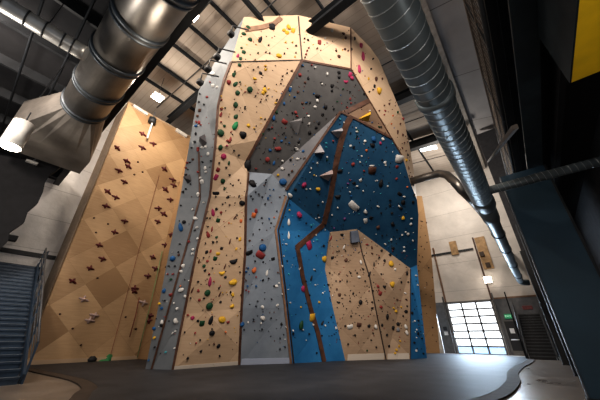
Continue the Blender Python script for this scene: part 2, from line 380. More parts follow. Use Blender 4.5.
# the flank turns away from the face: its outline stands further back
for a in (('K1',360,37,.1), ('K2',370,47,-.1), ('K3',379,60,-.3), ('K4',387,79,-.5), ('K5',395,98,-.6), ('K6',404,120,-.7), ('K7',410,148,-.9), ('K8',414,173,-1.0)): vert(*a)
PANELS = [
 ('grey_panel', 'grey_side', 'grey strip on the outer corner', ['S0 S1 L1 L0', 'S1 S2 L2 L1', 'S2 S3 L3 L2', 'S3 S4 L4 L3', 'S4 S5 L5 L4', 'S5 S6 L6 L5', 'S6 S7 L6']),
 ('grey_panel', 'grey_side', 'grey strip beside tall plywood face', ['L0 L1 M1 M0', 'L1 L2 M2 M1', 'L2 L3 M3 M2', 'L3 L4 M4 M3', 'L4 L5 M5 M4', 'L5 L6 M6 M5', 'L6 M7 M6', 'L6 S7 M7']),
 ('plywood_panel', 'ply_face', 'tall plywood face', ['M0 M1 N6 N7', 'M1 M2 N5 N6', 'M2 M3 N4 N5', 'M3 M4 N2 N3 N4', 'M4 M5 N1 N2', 'M5 M6 M7 N0 N1']),
 ('plywood_panel', 'ply_face', 'plywood cap over tall plywood face', ['M7 S7 P1 N0']),
 ('plywood_panel', 'ply_face', 'plywood cap over grey overhang', ['N0 P1 P2 Q0']),
 ('grey_panel', 'grey_dark', 'dark grey overhang', ['N0 Q0 Q1 R0 D0 N3 N2 N1']),
 ('grey_panel', 'grey_mid', 'pale grey wedge', ['D0 R0 X5']),
 ('grey_panel', 'grey_pale', 'lower grey panel', ['N3 D0 X5 X4 X3 X2 X1 X0 N7 N6 N5 N4']),
 ('brown_panel', 'brown_panel', 'brown recess', ['R0 Q1 Q2 R1']),
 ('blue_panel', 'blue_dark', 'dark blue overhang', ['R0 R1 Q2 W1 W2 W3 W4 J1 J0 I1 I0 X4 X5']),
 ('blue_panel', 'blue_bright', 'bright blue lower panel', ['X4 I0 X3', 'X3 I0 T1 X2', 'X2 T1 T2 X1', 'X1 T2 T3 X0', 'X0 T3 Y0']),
 ('plywood_panel', 'ply_slab', 'plywood slab under grey box', ['I0 I1 I2 I3 I4 Z0 Y0 T3 T2 T1']),
 ('plywood_panel', 'ply_slab', 'plywood slab by blue strip', ['I1 J0 J3 Z0 I4 I3 I2']),
 ('blue_panel', 'blue_bright', 'narrow blue strip', ['J0 J1 J2 J3']),
 ('plywood_panel', 'ply_face', 'curved plywood flank', ['P2 K1 Q0', 'K1 K2 Q0', 'K2 K3 Q0', 'K3 K4 Q0', 'K4 Q1 Q0', 'K4 K5 Q1', 'K5 K6 Q1', 'K6 Q2 Q1', 'K6 K7 Q2', 'K7 W1 Q2', 'K7 K8 W1', 'K8 W2 W1', 'K8 W3 W2']),
]
tower = thing('climbing_wall', 'tall faceted climbing wall of plywood, grey and blue panels filling the middle', 'climbing wall', (V['N7'].x, V['N7'].y, 0))
tower['kind'] = 'thing'
tri_v, tri_f, tri_p = [], [], []
for name, mat, lab, polys in PANELS:
    bm = bmesh.new(); vv = {}
    for pl in polys:
        for k_ in pl.split():
            if k_ not in vv: vv[k_] = bm.verts.new(V[k_])
        bm.faces.new([vv[k_] for k_ in pl.split()])
    bmesh.ops.triangulate(bm, faces=bm.faces[:])
    bm.normal_update()
    for f in bm.faces:
        if f.normal.dot(CAM-f.calc_center_median()) < 0: f.normal_flip()
    base = len(tri_v)
    bm.verts.index_update()
    tri_v += [v.co.copy() for v in bm.verts]
    for f in bm.faces: tri_f.append([base+v.index for v in f.verts]); tri_p.append(lab)
    if lab == 'curved plywood flank':
        for f in bm.faces: f.smooth = True
    me = bpy.data.meshes.new(name); bm.to_mesh(me); bm.free(); uv_plane(me); me.materials.append(MATS[mat])
    o = bpy.data.objects.new(name, me); col.objects.link(o); o.parent = tower; o.matrix_parent_inverse = tower.matrix_basis.inverted()
    o['label'] = lab+' of the climbing wall'
# the hidden framing side: panels that run back from the outline so the tower has a body
BK = Vector((-.75, .66, 0))*3.2
chain_l = [V[k_] for k_ in 'S0 S1 S2 S3 S4 S5 S6 S7'.split()]
chain_r = [V[k_] for k_ in 'J2 J1 W4 W3 K8 K7 K6 K5 K4 K3 K2 K1 P2'.split()]
chain_t = [V[k_] for k_ in 'S7 P1 P2'.split()]
m = MB()
for ch in (chain_l, chain_r, chain_t):
    for a, b in zip(ch, ch[1:]): m.poly([a, b, b+BK, a+BK])
m.build('side_panel', 'back_board', tower)
# ---- left: the freestanding diamond plywood wall
pw_t = thing('plywood_wall', 'tall flat plywood climbing wall patterned in diamonds with dark red holds', 'climbing wall', (-19, 5.4, 0))
pw_t['kind'] = 'thing'
def sheet(name, mat, pts, parent, lab):
    me = bpy.data.meshes.new(name); bm = bmesh.new(); f = bm.faces.new([bm.verts.new(p) for p in pts]); bm.normal_update()
    if f.normal.dot(CAM-f.calc_center_median()) < 0: f.normal_flip()
    base = len(tri_v); tri_v.extend([v.co.copy() for v in f.verts])
    for i in range(1, len(pts)-1): tri_f.append([base, base+i, base+i+1]); tri_p.append(lab)
    bm.to_mesh(me); bm.free(); uv_plane(me); me.materials.append(MATS[mat]); o = bpy.data.objects.new(name, me); col.objects.link(o)
    o.parent = parent; o.matrix_parent_inverse = parent.matrix_basis.inverted(); return o
sheet('plywood_panel', 'ply_wall', [(-19, 2.95, 0), (-19, 8.05, 0), (-19, 8.05, 16.7), (-19, 2.95, 16.7)], pw_t, 'diamond-patterned plywood wall')
o = sheet('plywood_panel', 'ply_amber', [(-19, 8.05, 0), (-15.5, 9.9, 0), (-15.5, 9.9, 16.7), (-19, 8.05, 16.7)], pw_t, 'amber plywood strip')
o['label'] = 'amber plywood strip turned towards the tower'
MB().box((XL+.02, 2.93, 0), (-19.0, 2.99, 16.72)).build('edge_board', 'edge_board', pw_t)
MB().box((-19.25, 2.95, 16.7), (-18.98, 8.1, 16.85)).build('top_rail', 'edge_board', pw_t)
MB().box((-19.0, 3.0, .0), (-18.97, 8.0, .22)).build('kick_board', 'ply_face', pw_t)
for me_o in bpy.data.objects:
    if me_o.name.startswith('kick_board'): uv_plane(me_o.data)
# ---- beyond the narrow blue strip: the amber plywood wall in the far corner
fw_t = thing('plywood_wall', 'amber plywood climbing wall in far corner beside roll-up door', 'climbing wall', (-7.5, 26, 0))
fw_t['kind'] = 'thing'
sheet('plywood_panel', 'ply_amber', [tuple(at_y(415, 362, 25.9)*1), tuple(at_y(440, 354.5, 25.9)), tuple(at_y(431, 250, 25.9)), tuple(at_y(422, 196, 25.9)), tuple(at_y(405, 196, 25.9))], fw_t, 'amber corner wall')
e1, e2 = at_y(440, 354.5, 25.9), at_y(422, 196, 25.9)
MB().bar(e1+Vector((.06, .25, 0)), Vector((e1.x+.06, 26.15, 14.5)), .14, .5).build('edge_board', 'white_paint', fw_t)

BVH = BVHTree.FromPolygons(tri_v, tri_f)
def hit(x, y):
    r = BVH.ray_cast(CAM, ray(x, y).normalized())
    return r if r[0] is not None else None
def surf(x, y, s=1.6):
    """point, averaged normal and panel name of the wall seen along a sight line"""
    h = hit(x, y); n = Vector((0, 0, 0)); p = h[0] if h else None; pan = tri_p[h[2]] if h else None
    for dx, dy in ((0, 0), (s, 0), (-s, 0), (0, s), (0, -s)):
        q = hit(x+dx, y+dy)
        if q:
            nn = q[1] if q[1].dot(CAM-q[0]) > 0 else -q[1]
            if p is None: p, pan = q[0], tri_p[q[2]]
            if (q[0]-p).length < 1.0: n += nn
    return (p, n.normalized(), pan) if p else None
def scale_at(p): return (p-CAM).dot(FW)/F          # metres per picture element at p
def strip(name, mat, pts, w, lift=.03, step=7, parent=tower, bmh=None):
    """a flat batten that follows the wall"""
    P = []
    for (x0, y0), (x1, y1) in zip(pts, pts[1:]):
        L = math.hypot(x1-x0, y1-y0); k_ = max(1, int(L/step))
        for i in range(k_): P.append((x0+(x1-x0)*i/k_, y0+(y1-y0)*i/k_))
    P.append(pts[-1]); Q = []
    for x, y in P:
        s = surf(x, y)
        if s: Q.append(s)
    m = MB(); prev = None
    for i, (p, n, _) in enumerate(Q):
        d = (Q[min(i+1, len(Q)-1)][0]-Q[max(i-1, 0)][0]).normalized(); x = d.cross(n).normalized(); hw = w*scale_at(p)/2
        ring = [m.bm.verts.new(q) for q in (p-x*hw-n*.05, p-x*hw+n*lift, p+x*hw+n*lift, p+x*hw-n*.05)]
        if prev:
            for k_ in range(4): m.bm.faces.new((prev[k_], prev[(k_+1) % 4], ring[(k_+1) % 4], ring[k_]))
        else: m.bm.faces.new(ring[::-1])
        prev = ring
    m.bm.faces.new(prev)
    return m.build(name, mat, parent)
strip('batten', 'brown_trim', [(151.5,370), (170,304), (185,252), (200,198), (199,152)], 1.7)
strip('batten', 'brown_trim', [(172.5,370.5), (184,314), (196.5,252), (210,196), (215,148), (218,106), (224,80), (231,62)], 2.2)
strip('batten', 'dark_seam', [(231,62), (302,60)], .9, .02)
strip('batten', 'dark_seam', [(298.3,16), (302,60)], 1.2, .02)
strip('batten', 'brown_trim', [(302,60.3), (351,69.3)], 1.8)
strip('batten', 'brown_trim', [(302,60.5), (258,140), (247,160)], 2.6, .06)
strip('batten', 'brown_trim', [(248.5,173), (246,197), (245,253), (241.5,308), (239,365.5)], 2.4)
strip('batten', 'tan_trim', [(286,196), (275.5,230), (278.5,253), (285,308), (291,364)], 2.2, .05)
strip('batten', 'dark_seam', [(288.4,198), (278.2,230), (281,253), (287.4,308), (293.6,364)], 1.0, .06)
strip('batten', 'brown_trim', [(286,190), (318.5,143), (340,112)], 2.2, .08)
strip('batten', 'brown_trim', [(351,116), (346,125), (341,141), (336,162), (330,198), (323.6,224)], 6, .06)
strip('batten', 'brown_trim', [(323.5,224.5), (309,237), (296,248)], 5.5, .05)
strip('batten', 'brown_trim', [(296.5,247), (298.5,254), (302.5,277), (310,307), (317.5,332), (324,361.8)], 4.6, .05)
strip('batten', 'brown_trim', [(341,112), (356,119), (391,138)], 2, .05)
strip('batten', 'brown_trim', [(345,112.5), (369,100.5)], 4.5, .05)
strip('batten', 'dark_seam', [(357,229.5), (362,253), (369.5,277), (376,311), (386,360)], 1.2, .025)
strip('batten', 'brown_trim', [(351,69), (369,100), (391.5,138), (403,158)], 1.1, .03)
strip('batten', 'brown_trim', [(350.6,28), (351,69)], 1.1, .03)
strip('plank', 'tan_trim', [(245,30), (262,27.5), (274,24), (281,18)], 4.5, .04)
strip('batten', 'dark_seam', [(410.4,269), (410.4,308), (410.2,359.5)], .8, .02)
strip('plank', 'kick_lit_pale', [(173,369.3), (239,364.3)], 6.0, .012)
strip('plank', 'grey_light', [(241,362.5), (289.5,361.5)], 7.0, .012)
strip('plank', 'kick_lit_pale', [(347.5,358), (384,357)], 7.0, .012)
strip('plank', 'kick_lit_pale', [(387.5,357), (409,356.5)], 6.0, .012)
for o in tower.children:
    if o.name.startswith('plank') and not o.data.uv_layers: uv_plane(o.data)

# ------------------------------------------------------------------ volumes: faceted boxes screwed to the wall
def volume(name, pts, apex, height, mat, label, mat_side=None):
    """pts: outline on the wall, apex: where its ridge stands out from the wall"""
    P = [surf(*p)[0] for p in pts]; s = surf(*apex); A = s[0]+s[1]*height
    m = MB(); m.bm.faces.new([m.bm.verts.new(p) for p in P])
    t = None
    va = m.bm.verts.new(A); vs = [v for v in m.bm.verts][:len(P)]
    for i in range(len(P)): m.bm.faces.new((vs[i], vs[(i+1) % len(P)], va))
    return tag(m.build(name, mat), label, 'volume')
volume('wall_volume', [(289.5,122), (302,118), (297.5,136.5)], (298,121), .45, 'vol_grey', 'grey three-sided volume standing out of the dark grey overhang')
volume('wall_volume', [(357.5,119.5), (370.5,111.5), (368.5,121.5)], (367,117), .40, 'vol_yellow', 'bright yellow three-sided volume in the brown recess')
volume('wall_volume', [(330.5,131.5), (342.5,128), (338,138.5)], (338,131), .45, 'vol_pale', 'pale grey volume beside brown band near top of dark blue overhang')
volume('wall_volume', [(313.5,153), (320,144), (324,154)], (320,151.5), .40, 'vol_pale', 'pale pointed volume beside the brown edge of the pale grey wedge')
volume('wall_volume', [(319,176), (332.5,169.5), (328.5,181)], (328,173), .45, 'vol_pink', 'pinkish volume with shaded underside just below the pale pointed volume')
volume('wall_volume', [(184,177), (190,174.5), (191.5,181), (188,184)], (187.5,178), .35, 'vol_dark', 'dark grey volume on the grey strip of the outer corner')
volume('wall_volume', [(199,141), (204.5,134), (207,143), (203,148)], (203.5,140), .40, 'vol_dark', 'brownish grey volume high on the grey corner strip')
def slab_volume():
    q = [(349.5,231.5), (356.5,230.5), (358.5,242), (350.5,243.3)]
    s = surf(353, 238); m = MB(); P = [surf(*p)[0] for p in q]
    top = [p+s[1]*.28 for p in P]
    a = [m.bm.verts.new(p-s[1]*.02) for p in P]; b = [m.bm.verts.new(p) for p in top]
    m.bm.faces.new(b)
    for i in range(4): j = (i+1) % 4; m.bm.faces.new((a[i], a[j], b[j], b[i]))
    return tag(m.build('wall_volume', 'vol_slate', bevel=.03), 'slate grey box-shaped volume at the peak of the plywood slab', 'volume')
slab_volume()

bq = surf(310.5, 28)[0]
roof_beam(bq+Vector((-.15, 0, 0)), bq+Vector((6.4, 0, -.15)), .40, .60, 'dark steel beam ending against plywood cap at top of climbing wall')
bq = surf(261, 19)[0]
o = MB().bar(bq+Vector((0, .15, .05)), bq+Vector((0, -6, .3)), .16, .26).build('roof_strut', 'dark_steel'); tag(o, 'dark strut meeting the top edge of the plywood cap over tall plywood face', 'beam')
# holds read off the wall: x y width height colour [tilt]
HOLDS = """
248.7 27.5 6 4 g;272 27.3 6 5 k;243.7 33.7 5 4 g;250 39.7 5 4 g;260.4 39.4 4 8 k -15;241.5 48 3 3 g;243.7 52.5 4 3 g;258 53.5 2 2 g;268.7 45.4 2 2 k
265.9 52.5 2 2 k;269.7 53.5 2 2 k;284 30 4 4 y;289 27 5 5 y;293 31 4 4 y;287 33 4 3 y;279 56 6 5 y;238 55.6 3 5 m;240.6 59 3 3 g;296 46 3 2 k;296 53 2 2 k;292.5 42.5 2 2 y
285.5 42.5 2 2 y;284.5 54 2 2 k;304.4 38.7 2 2 k;308 40.4 3 2 k;319.4 42.7 4 4 r;308.7 48 2 2 r;307 51 2 2 r;306 54.4 3 2 r;317 48.7 2 3 n;332 30.6 3 3 w
325 38.5 2 2 w;327 43 2 2 w;343.4 33.4 4 3 n;345.6 38 3 3 n;336 51 3 2 n;345 49 3 3 n;339 56.5 4 4 n;348 51 2 2 n;354.7 38.5 3 4 k;351.5 49 3 4 k
361 46 4 4 m;363 56 5 10 m 15;359.2 69 5 9 m 20;372.7 59 2 3 k;370.8 69 2 2 k;376 79 4 5 n;374.4 86.5 3 3 k;372.7 90 2 2 k;369 92 2 2 k;378.7 91 7 7 y
368.5 79 3 3 y;382 79 2 3 n;339 72.5 4 3 k;339 77 4 3 k;350 75 4 4 m;352 78 5 4 m;346 82 6 3 m 20;327 74 2 4 w 30;322 84 2 2 w;315 67.5 3 2 w;332 86 4 4 k
332 90.5 3 3 k;317.5 96 6 4 k;313.7 93.7 2 2 b;317.5 100.8 4 3 w;315 107.3 4 3 w;325.6 107 4 4 k;333.7 109 3 2 k;350 92 2 2 k;343 89 2 2 g;350 99 2 3 r;364 94 2 2 k
361 106 3 4 n;302.5 65.6 3 2 b;311.6 65 3 2 r;300 75 4 4 r;308.5 78.4 3 3 k;305 82.7 3 3 n;290 90 3 4 b;290.6 87 2 2 w;298 92 3 3 n;294.7 97 3 2 b;313 94 2 2 b
302.5 103 3 3 n;284.4 103.5 3 3 b;306 102.5 2 2 b;260.6 73 4 3 k;265.6 66 3 2 y;265.6 69.7 3 3 y;258 67 2 2 k;253.7 70 2 2 k;254.7 78.7 4 3 y;254.6 82.5 2 2 n
250 89.6 6 6 g;265 90 5 5 y;263 93 4 4 y;265 86 2 2 k;268.7 88.7 2 2 y;267 96 2 2 k;266 99.6 2 2 k;255.6 96 2 2 k;260.6 101.5 2 2 n;277 99.6 2 2 k;275.6 103 3 2 y
282.5 76 2 2 n;282 79.6 2 2 k;287 73 2 2 k;292 70.6 3 2 n;281 83.5 2 2 n;255 60 2 2 k;295 57 2 2 y;305 57.5 2 2 n;239.6 65 4 4 g;233.7 75 4 5 g;235 71.5 2 2 g
235.6 84 4 7 g -25;240 82 2 2 g;228.7 82.5 5 5 r;237.5 93 5 6 g -20;235.6 105 5 6 g;221 96.5 2 2 y;221.6 100 2 2 r;222 108 2 2 y;225 108 2 2 g;245 107 2 2 k;245 92 2 2 r
212.5 74 5 5 w;207 97 3 3 r;200 94 2 2 k;199 102 2 2 k;204 104.5 2 2 k;210 82.5 2 2 r;213 86 3 3 w;217 87 3 3 w;199.6 110.6 3 3 n;197.5 116 3 3 n;196.5 122 2 3 r
199 122.5 3 4 r;196 125.6 4 3 b;201 125 2 2 r;196 134 2 4 k;192 148 2 2 k;198 149 3 3 r;221.5 109 3 3 r;221 114.5 3 6 r;221 122 2 2 r;224.4 126 3 3 g;220.8 133 7 7 g 20
220.5 147.5 5 6 g;236 106 5 5 g;236 116.5 4 6 g -20;235.4 125.6 6 10 G;231 132 2 3 r;230.6 139 3 5 r;227 140.6 2 3 r;227 145.6 3 2 m;242.7 135 8 7 k;248.5 125.4 4 4 y
245 108.7 2 2 k;265 119 2 2 k;261 118 3 2 y;260.6 102 2 2 n;254 128 2 2 y;277 112 3 3 g;274 118 4 5 b;284.4 122 6 4 r -15;269 129 3 2 k;272 127.5 3 2 r;262.5 133.5 4 3 g
284 133 2 2 k;274.6 138.7 3 3 r;274 142 2 2 k;281.6 141 3 3 b;285.6 137.5 2 2 b;279 148.7 5 4 r;296 112.5 4 3 r;297 116 3 2 r;292.5 113 2 2 k;298.7 142 3 3 k;289 143 2 2 b
308.5 116 3 3 w;309 123.7 2 4 w;322.5 115 3 3 k;319 123 3 4 k;316 127.7 3 3 k;309.7 132.5 4 4 k;299 141.3 4 3 k;303 103 3 3 n;307 102.3 2 2 k;310 102.5 2 2 k;296 148 4 2 w
337 101.5 2 2 g;351 103 2 2 r;347 107.5 2 2 r;369.5 111 2 2 w;381 127 2 2 k;372 122.5 2 2 b;379 127 3 2 g;385 111 3 3 r;379 111 2 2 n;384 115 2 2 r;397.5 112.5 2 3 g
403 119 3 3 r;407.5 126 4 4 k;397.5 132.5 3 4 n;402.5 135 3 3 n;400 124 2 3 n;404 143 2 3 n;407 142 2 2 n;402 148 3 3 n;384 105.6 2 2 n;389 104 2 3 n;391 124 2 2 o
392.5 116 2 2 o;357 131.5 3 2 w;365 141 3 3 w;374 139 6 5 b;383 139 4 3 w -25;380.6 143 3 3 m;372.5 145 6 4 k -20;357 136 2 2 k;344 122.5 2 2 w;357.5 131 3 3 g
350.6 133 2 2 k;350.6 146 3 3 w;354 147 2 3 k;326 143 2 2 c;326 147 2 2 c;333 141 2 2 r;340 119 2 2 c;356 128 2 2 w;366.5 150.5 3 3 o;361.5 156 2 2 w;327 157 2 2 w;327 159.8 2 2 g
317 163 2 2 w;303 151 3 3 b;353 164 4 4 r;360 162 2 2 w;372 170.5 8 7 n;372 166 6 2 w;364 171 3 2 r;340 171 6 4 k;385 162.5 3 3 w;382 160 2 2 k;385.5 165 2 2 w;350 180 2 2 r
360.5 180.5 3 3 w 30;357 186 3 2 w;381 183 5 8 k;377 180.5 2 2 w;363 191 2 2 w;348 183.5 3 2 p;354 183 4 3 k;304 185 5 7 m -20;306 189 2 2 w;318 189 6 4 y;310 189 2 2 w
338 197 7 4 k 15;351 196 3 2 b;350 192 2 2 w;314 175 2 2 y;399 159 8 7 w;397 167 3 3 r;396.5 179 3 3 r;399.5 194 5 3 k -30;404 196.5 4 2 w;407 187 2 2 o;387.5 186 2 2 w
403 148.5 3 4 n;405.5 151 2 2 n;407.5 155 3 3 k;406 160 4 4 y;408.5 168 2 5 n;413 185 2 3 n;411.5 177 2 2 n;414 195 2 3 k;353.5 206 12 6 w -35;365.5 212 4 5 w 30;365.5 221 4 5 w 20
344.5 219 3 3 p;337.7 207.7 2 2 w;334 228 2 2 p;318 205 3 2 k;322.5 202 2 2 w;318 214.5 2 2 k;332 215 2 2 w;318.7 217.5 2 2 w;378 206.5 4 2 w 20;381 213 2 2 k;390 200 3 2 k
403 202.5 5 5 k;390 205.5 3 3 k;399 206 2 3 w;401 208 4 3 k;392 213 3 3 k;403 218 4 4 y;411.5 218.5 3 2 w;411 224 3 3 w;393 224 5 4 k;378 227 4 4 n;397 230 2 2 k;405.5 232 2 2 w
408 234 3 3 w;402 235 2 2 w;391 239.5 2 3 w;385 244 3 2 w;393 248 4 3 k;404 247 3 2 w;404 251 3 2 w;412.7 240.5 2 3 w;399.5 238 2 2 k;382 235.5 2 2 k;371 218 4 3 k;413 202 3 3 k
342 235 4 3 k;331 238 2 6 r -20;344 247 2 5 w -25;367 244.5 4 2 r -20;345.5 251 2 2 k;339 251 2 2 k;372 253.5 3 2 n;381.5 250.5 3 3 k;390 254.5 4 3 k;391 263.5 6 6 y;392 284.5 6 6 y
372 247.5 3 3 n;379 257.5 2 2 k;384.5 260.5 3 3 k;361 262 3 4 w;374 264 2 5 k;363 269 3 2 k;369.5 274 3 6 k -20;381 274 2 2 k;407 273 3 5 k;395 269.5 3 3 w;401 282 2 3 k;408 282 2 2 k
384.5 287 5 3 k;378 286 4 3 r;380 293.5 4 4 r;381 307 4 3 r;378.5 290 2 2 r;372.5 290.5 3 2 k;359 277 4 3 w;353 293.5 2 3 k;360.5 302 4 5 k;372 302 3 2 k;372 308 3 2 k;397 299.5 3 2 n
405 293 3 2 w;406 299.5 2 2 k;407 306 2 2 k;401 307 2 2 y;393.5 308 4 2 y;416 275.5 3 2 w;417.5 285 2 2 w;412 293.5 2 2 k;324 259 6 6 y;332.5 257.5 3 4 k -30;337 251.5 2 2 k
346 260 4 4 n;362.5 269 3 2 k;339 274 2 2 n;329.5 273 2 2 k;350.5 273 2 2 k;347 281.5 2 2 k;340 281.5 2 2 k;357 273 2 2 k;365 281 2 2 k;338.5 302.5 5 2 k;337 289 3 2 n;339.5 295 3 3 n
328 284.5 4 2 k 20;350 301 2 2 k;336 281 2 2 k;350 327 6 4 w;359 325 5 4 n;345 326 2 2 k;369 326 4 3 k;376 326.5 4 4 w;382 325 3 3 k;355 335 2 2 k;348 344 2 2 k;367 350.5 2 2 g
351 316 2 2 k;393 328 4 4 k;398 324 4 4 k;398 329.5 4 4 s;387.5 316.5 4 5 k -20;406 326.5 4 4 w;407 332.5 4 4 w;406 311.5 4 3 k;396 311 4 3 y;403 316 2 2 k;387 335 3 3 k;389 346 3 3 k
373 333 2 2 k;371 340 2 2 k;376 347 2 2 k;400 341 2 2 y;399 346 2 3 y;396.5 350 3 3 y;395 353 3 2 y;412 313 3 3 k;418 320.5 3 2 k;416.5 329.5 2 2 w;418 333.5 3 3 k;414 342.5 3 2 k
416 350.5 2 3 w;423 353.5 2 2 k;421.5 338 2 2 k;414.5 321 2 2 w;256 211 4 6 r 25;253.5 215.5 5 5 o;242 203 6 5 k;262.5 247.5 8 7 b;260 255 10 6 r -20;261.7 218 3 2 k;265 204 2 3 k
277 211 2 2 k;269 219 2 3 b;259.5 229.5 2 2 k;262 239.7 3 2 n;249.5 240.5 3 2 n;271 223 2 2 k;274 217.5 2 2 o;262.5 223 2 2 k;268 198.5 2 4 b;270 195.5 2 2 b;262 197 2 2 k;252.5 199 2 2 k
253 234 2 2 k;250.5 196 2 2 k;249 253 8 4 k 30;250 219 2 2 k;253 183.5 9 7 k;248 165 9 11 k;266 180 2 2 k;265.5 182.7 2 2 k;264 185 2 2 n;258.5 194 2 2 k;255.5 192 2 2 k;273.5 189.5 2 2 b
280 197 2 2 n;254 270 5 6 o;248 268 2 2 b;246 271.5 3 2 b;267 273 3 6 w;268.5 278.3 2 2 k;263 280 2 3 k;256 286 3 2 b;256 277 2 2 r;247.5 286 2 2 b;246 290 2 2 r;248.7 291.5 2 2 r
271.5 299 2 2 k;274 286 2 2 k;276.5 286 4 3 w 15;279 283 2 2 w;277.5 305 4 2 w 20;262.5 307 4 3 w -30;257.7 301 2 2 k;282 294 2 2 w;273 259 4 3 k 20;263 262 2 2 k;256 306 2 2 k;245.7 280 2 2 n
255 261 2 2 k;278 272.5 2 2 n;263 318 6 4 w -30;261 323 2 2 w;271 318 2 2 k;281.7 324 3 3 k;286 327 2 2 w;242 324 5 5 b;244 329.5 2 2 k;262 329 2 2 k;253.5 319 2 2 k;280 338 2 2 k;285 346.5 2 2 k
280 349 2 2 k;248 322 2 2 w;213 212.5 4 8 m 25;218 220.5 4 4 g;216.5 209 3 3 k;222.5 204 2 2 k;221 212.7 3 3 r;227.7 197 4 3 k 30;215.7 196.5 2 2 k;210 218 2 2 k;207 218 2 2 k;212 229 2 6 r
208 234.5 4 7 r 30;208 226.5 2 2 k;216.5 237 3 3 g;213 242 4 2 k;217 241.5 2 2 k;221.5 248.5 3 3 k;206.7 252 3 4 k;210.5 251 2 4 r 20;218 254 4 3 y;205.5 243 2 2 k;229.5 205 2 3 n;235 217.5 2 5 n -20
241 221 3 4 o;237 215 2 2 k;239 196.5 2 4 k;240 239 3 5 y;236 249 2 4 y 30;230 241.5 2 6 n;229 223 2 2 o;237 238 2 2 k;215 258.7 4 4 g;233.7 262 9 5 k 25;222 273.5 7 4 y 15;225.5 277 3 3 k
233 282 9 6 y 10;233 294.5 4 4 y;230.5 292 2 3 k;219 288 2 3 k;220.5 302 3 3 k;232 306 5 4 y;210 281.5 4 10 m 10;241 295 2 2 n;220 294 2 6 n;225 266.5 2 6 n;240 272 2 2 k;207.5 261 3 3 r
203.5 257.5 2 2 k;204 266 4 4 g;205 270.3 3 3 k;209 273.5 2 2 r;212.5 268 2 2 k;198 281.5 3 2 k;214 281.5 2 2 r;198.5 290.5 3 3 r;207.5 292.7 6 6 g;209.5 306 7 7 g;199.5 300 3 3 r;204 298 2 2 k
190.7 298 2 2 k;192.5 290 2 7 n;199 261 2 5 n;192.5 318 4 4 m;198 321 3 3 k;202 323.5 5 5 g;211 320 5 9 k -8;222 319.5 8 6 y;228 322 4 3 r;212 333 6 5 k;212 328.8 2 2 k;218.5 346 4 5 k -25
184.7 332 2 2 k;195 333 2 3 r;200 340 2 2 k;196 343 2 2 r;201 351 3 3 k;187.7 358 3 3 k;219.5 355.5 2 2 k;214 343.5 2 2 n;187.7 315 3 2 r;225.5 332 2 2 o;229 141 4 4 r;223.5 156.5 6 6 m
226.5 146 3 3 m;229 163 3 5 g;226 167.5 3 2 k;217.8 170 4 4 r;215.8 177.5 4 6 m;222.7 181 5 5 g;229.5 175 3 2 k;224.5 189 3 3 g;216 193.5 7 3 k 15;233 185.5 2 2 k;234 150.5 2 2 k;239 155 2 2 k
219 163 2 2 k;238.5 180 2 2 n;239 196 2 2 n;180.5 227 5 9 b 15;184 222 4 4 k;180 244 2 2 k;181 205.5 2 2 k;189 241.5 3 3 r;178.5 252 2 2 k;195.5 218 5 4 w;193 209.5 3 3 w;197 227.5 3 3 w
195 230.2 3 2 k;198 238.5 3 3 w;193 249.5 3 3 w;204 202.5 2 2 w;198.5 196 2 2 w;172.7 258.5 6 6 b;164 290.5 4 5 b;178.7 255 3 3 n;169 266 2 2 k;175 266 2 2 k;173 274 3 2 r;167.8 274 2 2 r;171 279.3 3 3 g
171 295 4 3 r;162 308 3 3 b;159.5 303.5 3 3 y;165 300.5 2 2 k;183 266 4 4 w;181 271.5 4 3 w;181 290 6 4 w 30;185 296.5 3 4 w;180.5 286 2 2 o;192.5 253.5 3 3 w;174 303 2 2 w;177 308.5 3 3 w
154 328.5 4 4 b;154.5 337.5 3 3 y;155 347 2 2 k;149 360 2 2 b;162.3 322 4 4 w;161.5 325.5 4 3 k;176 320.7 5 5 w;175.7 331 2 2 w;172.7 333 2 2 w;175 348 2 2 w;166 352 2 2 c;193 159.5 3 3 n;187.5 163 3 3 r
186 168 3 2 r;188 169.5 2 2 k;190 162.5 2 2 k;191.5 148 2 2 k;195 142 3 3 k;198 150.5 3 3 r;205 168 3 4 w;206 172 3 3 w;200.5 178 3 3 w;202 182 4 4 w;198 194 4 4 w;190.5 184 2 2 k;198 172 3 3 r
202 147.5 4 3 w;205.5 147 3 3 w;208 154 3 4 w;202.5 162 2 2 k;211 161 2 2 k;186 189 2 2 k;186 175 3 3 k;183 192 3 3 k;299.5 214.5 7 6 m 25;288.8 222 4 7 w 20;288.8 235 3 8 w 10;289.3 210 2 2 y;289.8 204 2 3 b
309 245.5 6 8 m 35;311 225 2 2 c;323.5 246 3 3 k;315.5 235 2 2 w;316.7 239.7 2 2 c;286 244 3 2 w;282 234 2 2 b;298.7 236 2 2 k;306 223 2 2 k;290 195.5 6 4 w -35;283 182 8 7 b;282.5 168.5 4 3 w;282.5 161 3 3 w
297.5 159 4 3 w;296.8 149.6 4 3 w;290.7 160 3 3 k;292 171 3 3 n;289 174.5 3 3 k;302.7 151.5 3 3 b;278 175 3 3 y;304 158 2 2 n;277 149 6 4 r;270 150.5 4 3 b -30;267.5 159.5 5 5 r;274 163 3 5 b;281 142 3 3 b
274.5 142 2 2 k;256 168.5 3 2 r;295.5 189.5 4 3 k;299 183.5 2 2 b;313 162 2 2 b;311 168 2 2 w;281.8 266 2 3 w;283.5 256 2 2 w;311.5 278 3 6 k;314 269.5 2 2 w;315 285 2 2 w;322.5 293 2 2 w;303 289 5 7 m 20
309 295 4 2 k;319 302 3 3 y;300 267.5 3 5 w;290 302.5 2 2 w;300.7 307 2 2 y;287 261 2 2 k;305.5 281 2 2 k;288.5 274 2 2 c;301.5 325 6 8 g -15;312 317.5 6 7 y;313 324.5 2 2 w;322.5 323 3 5 k -25;302.5 329.5 2 2 w
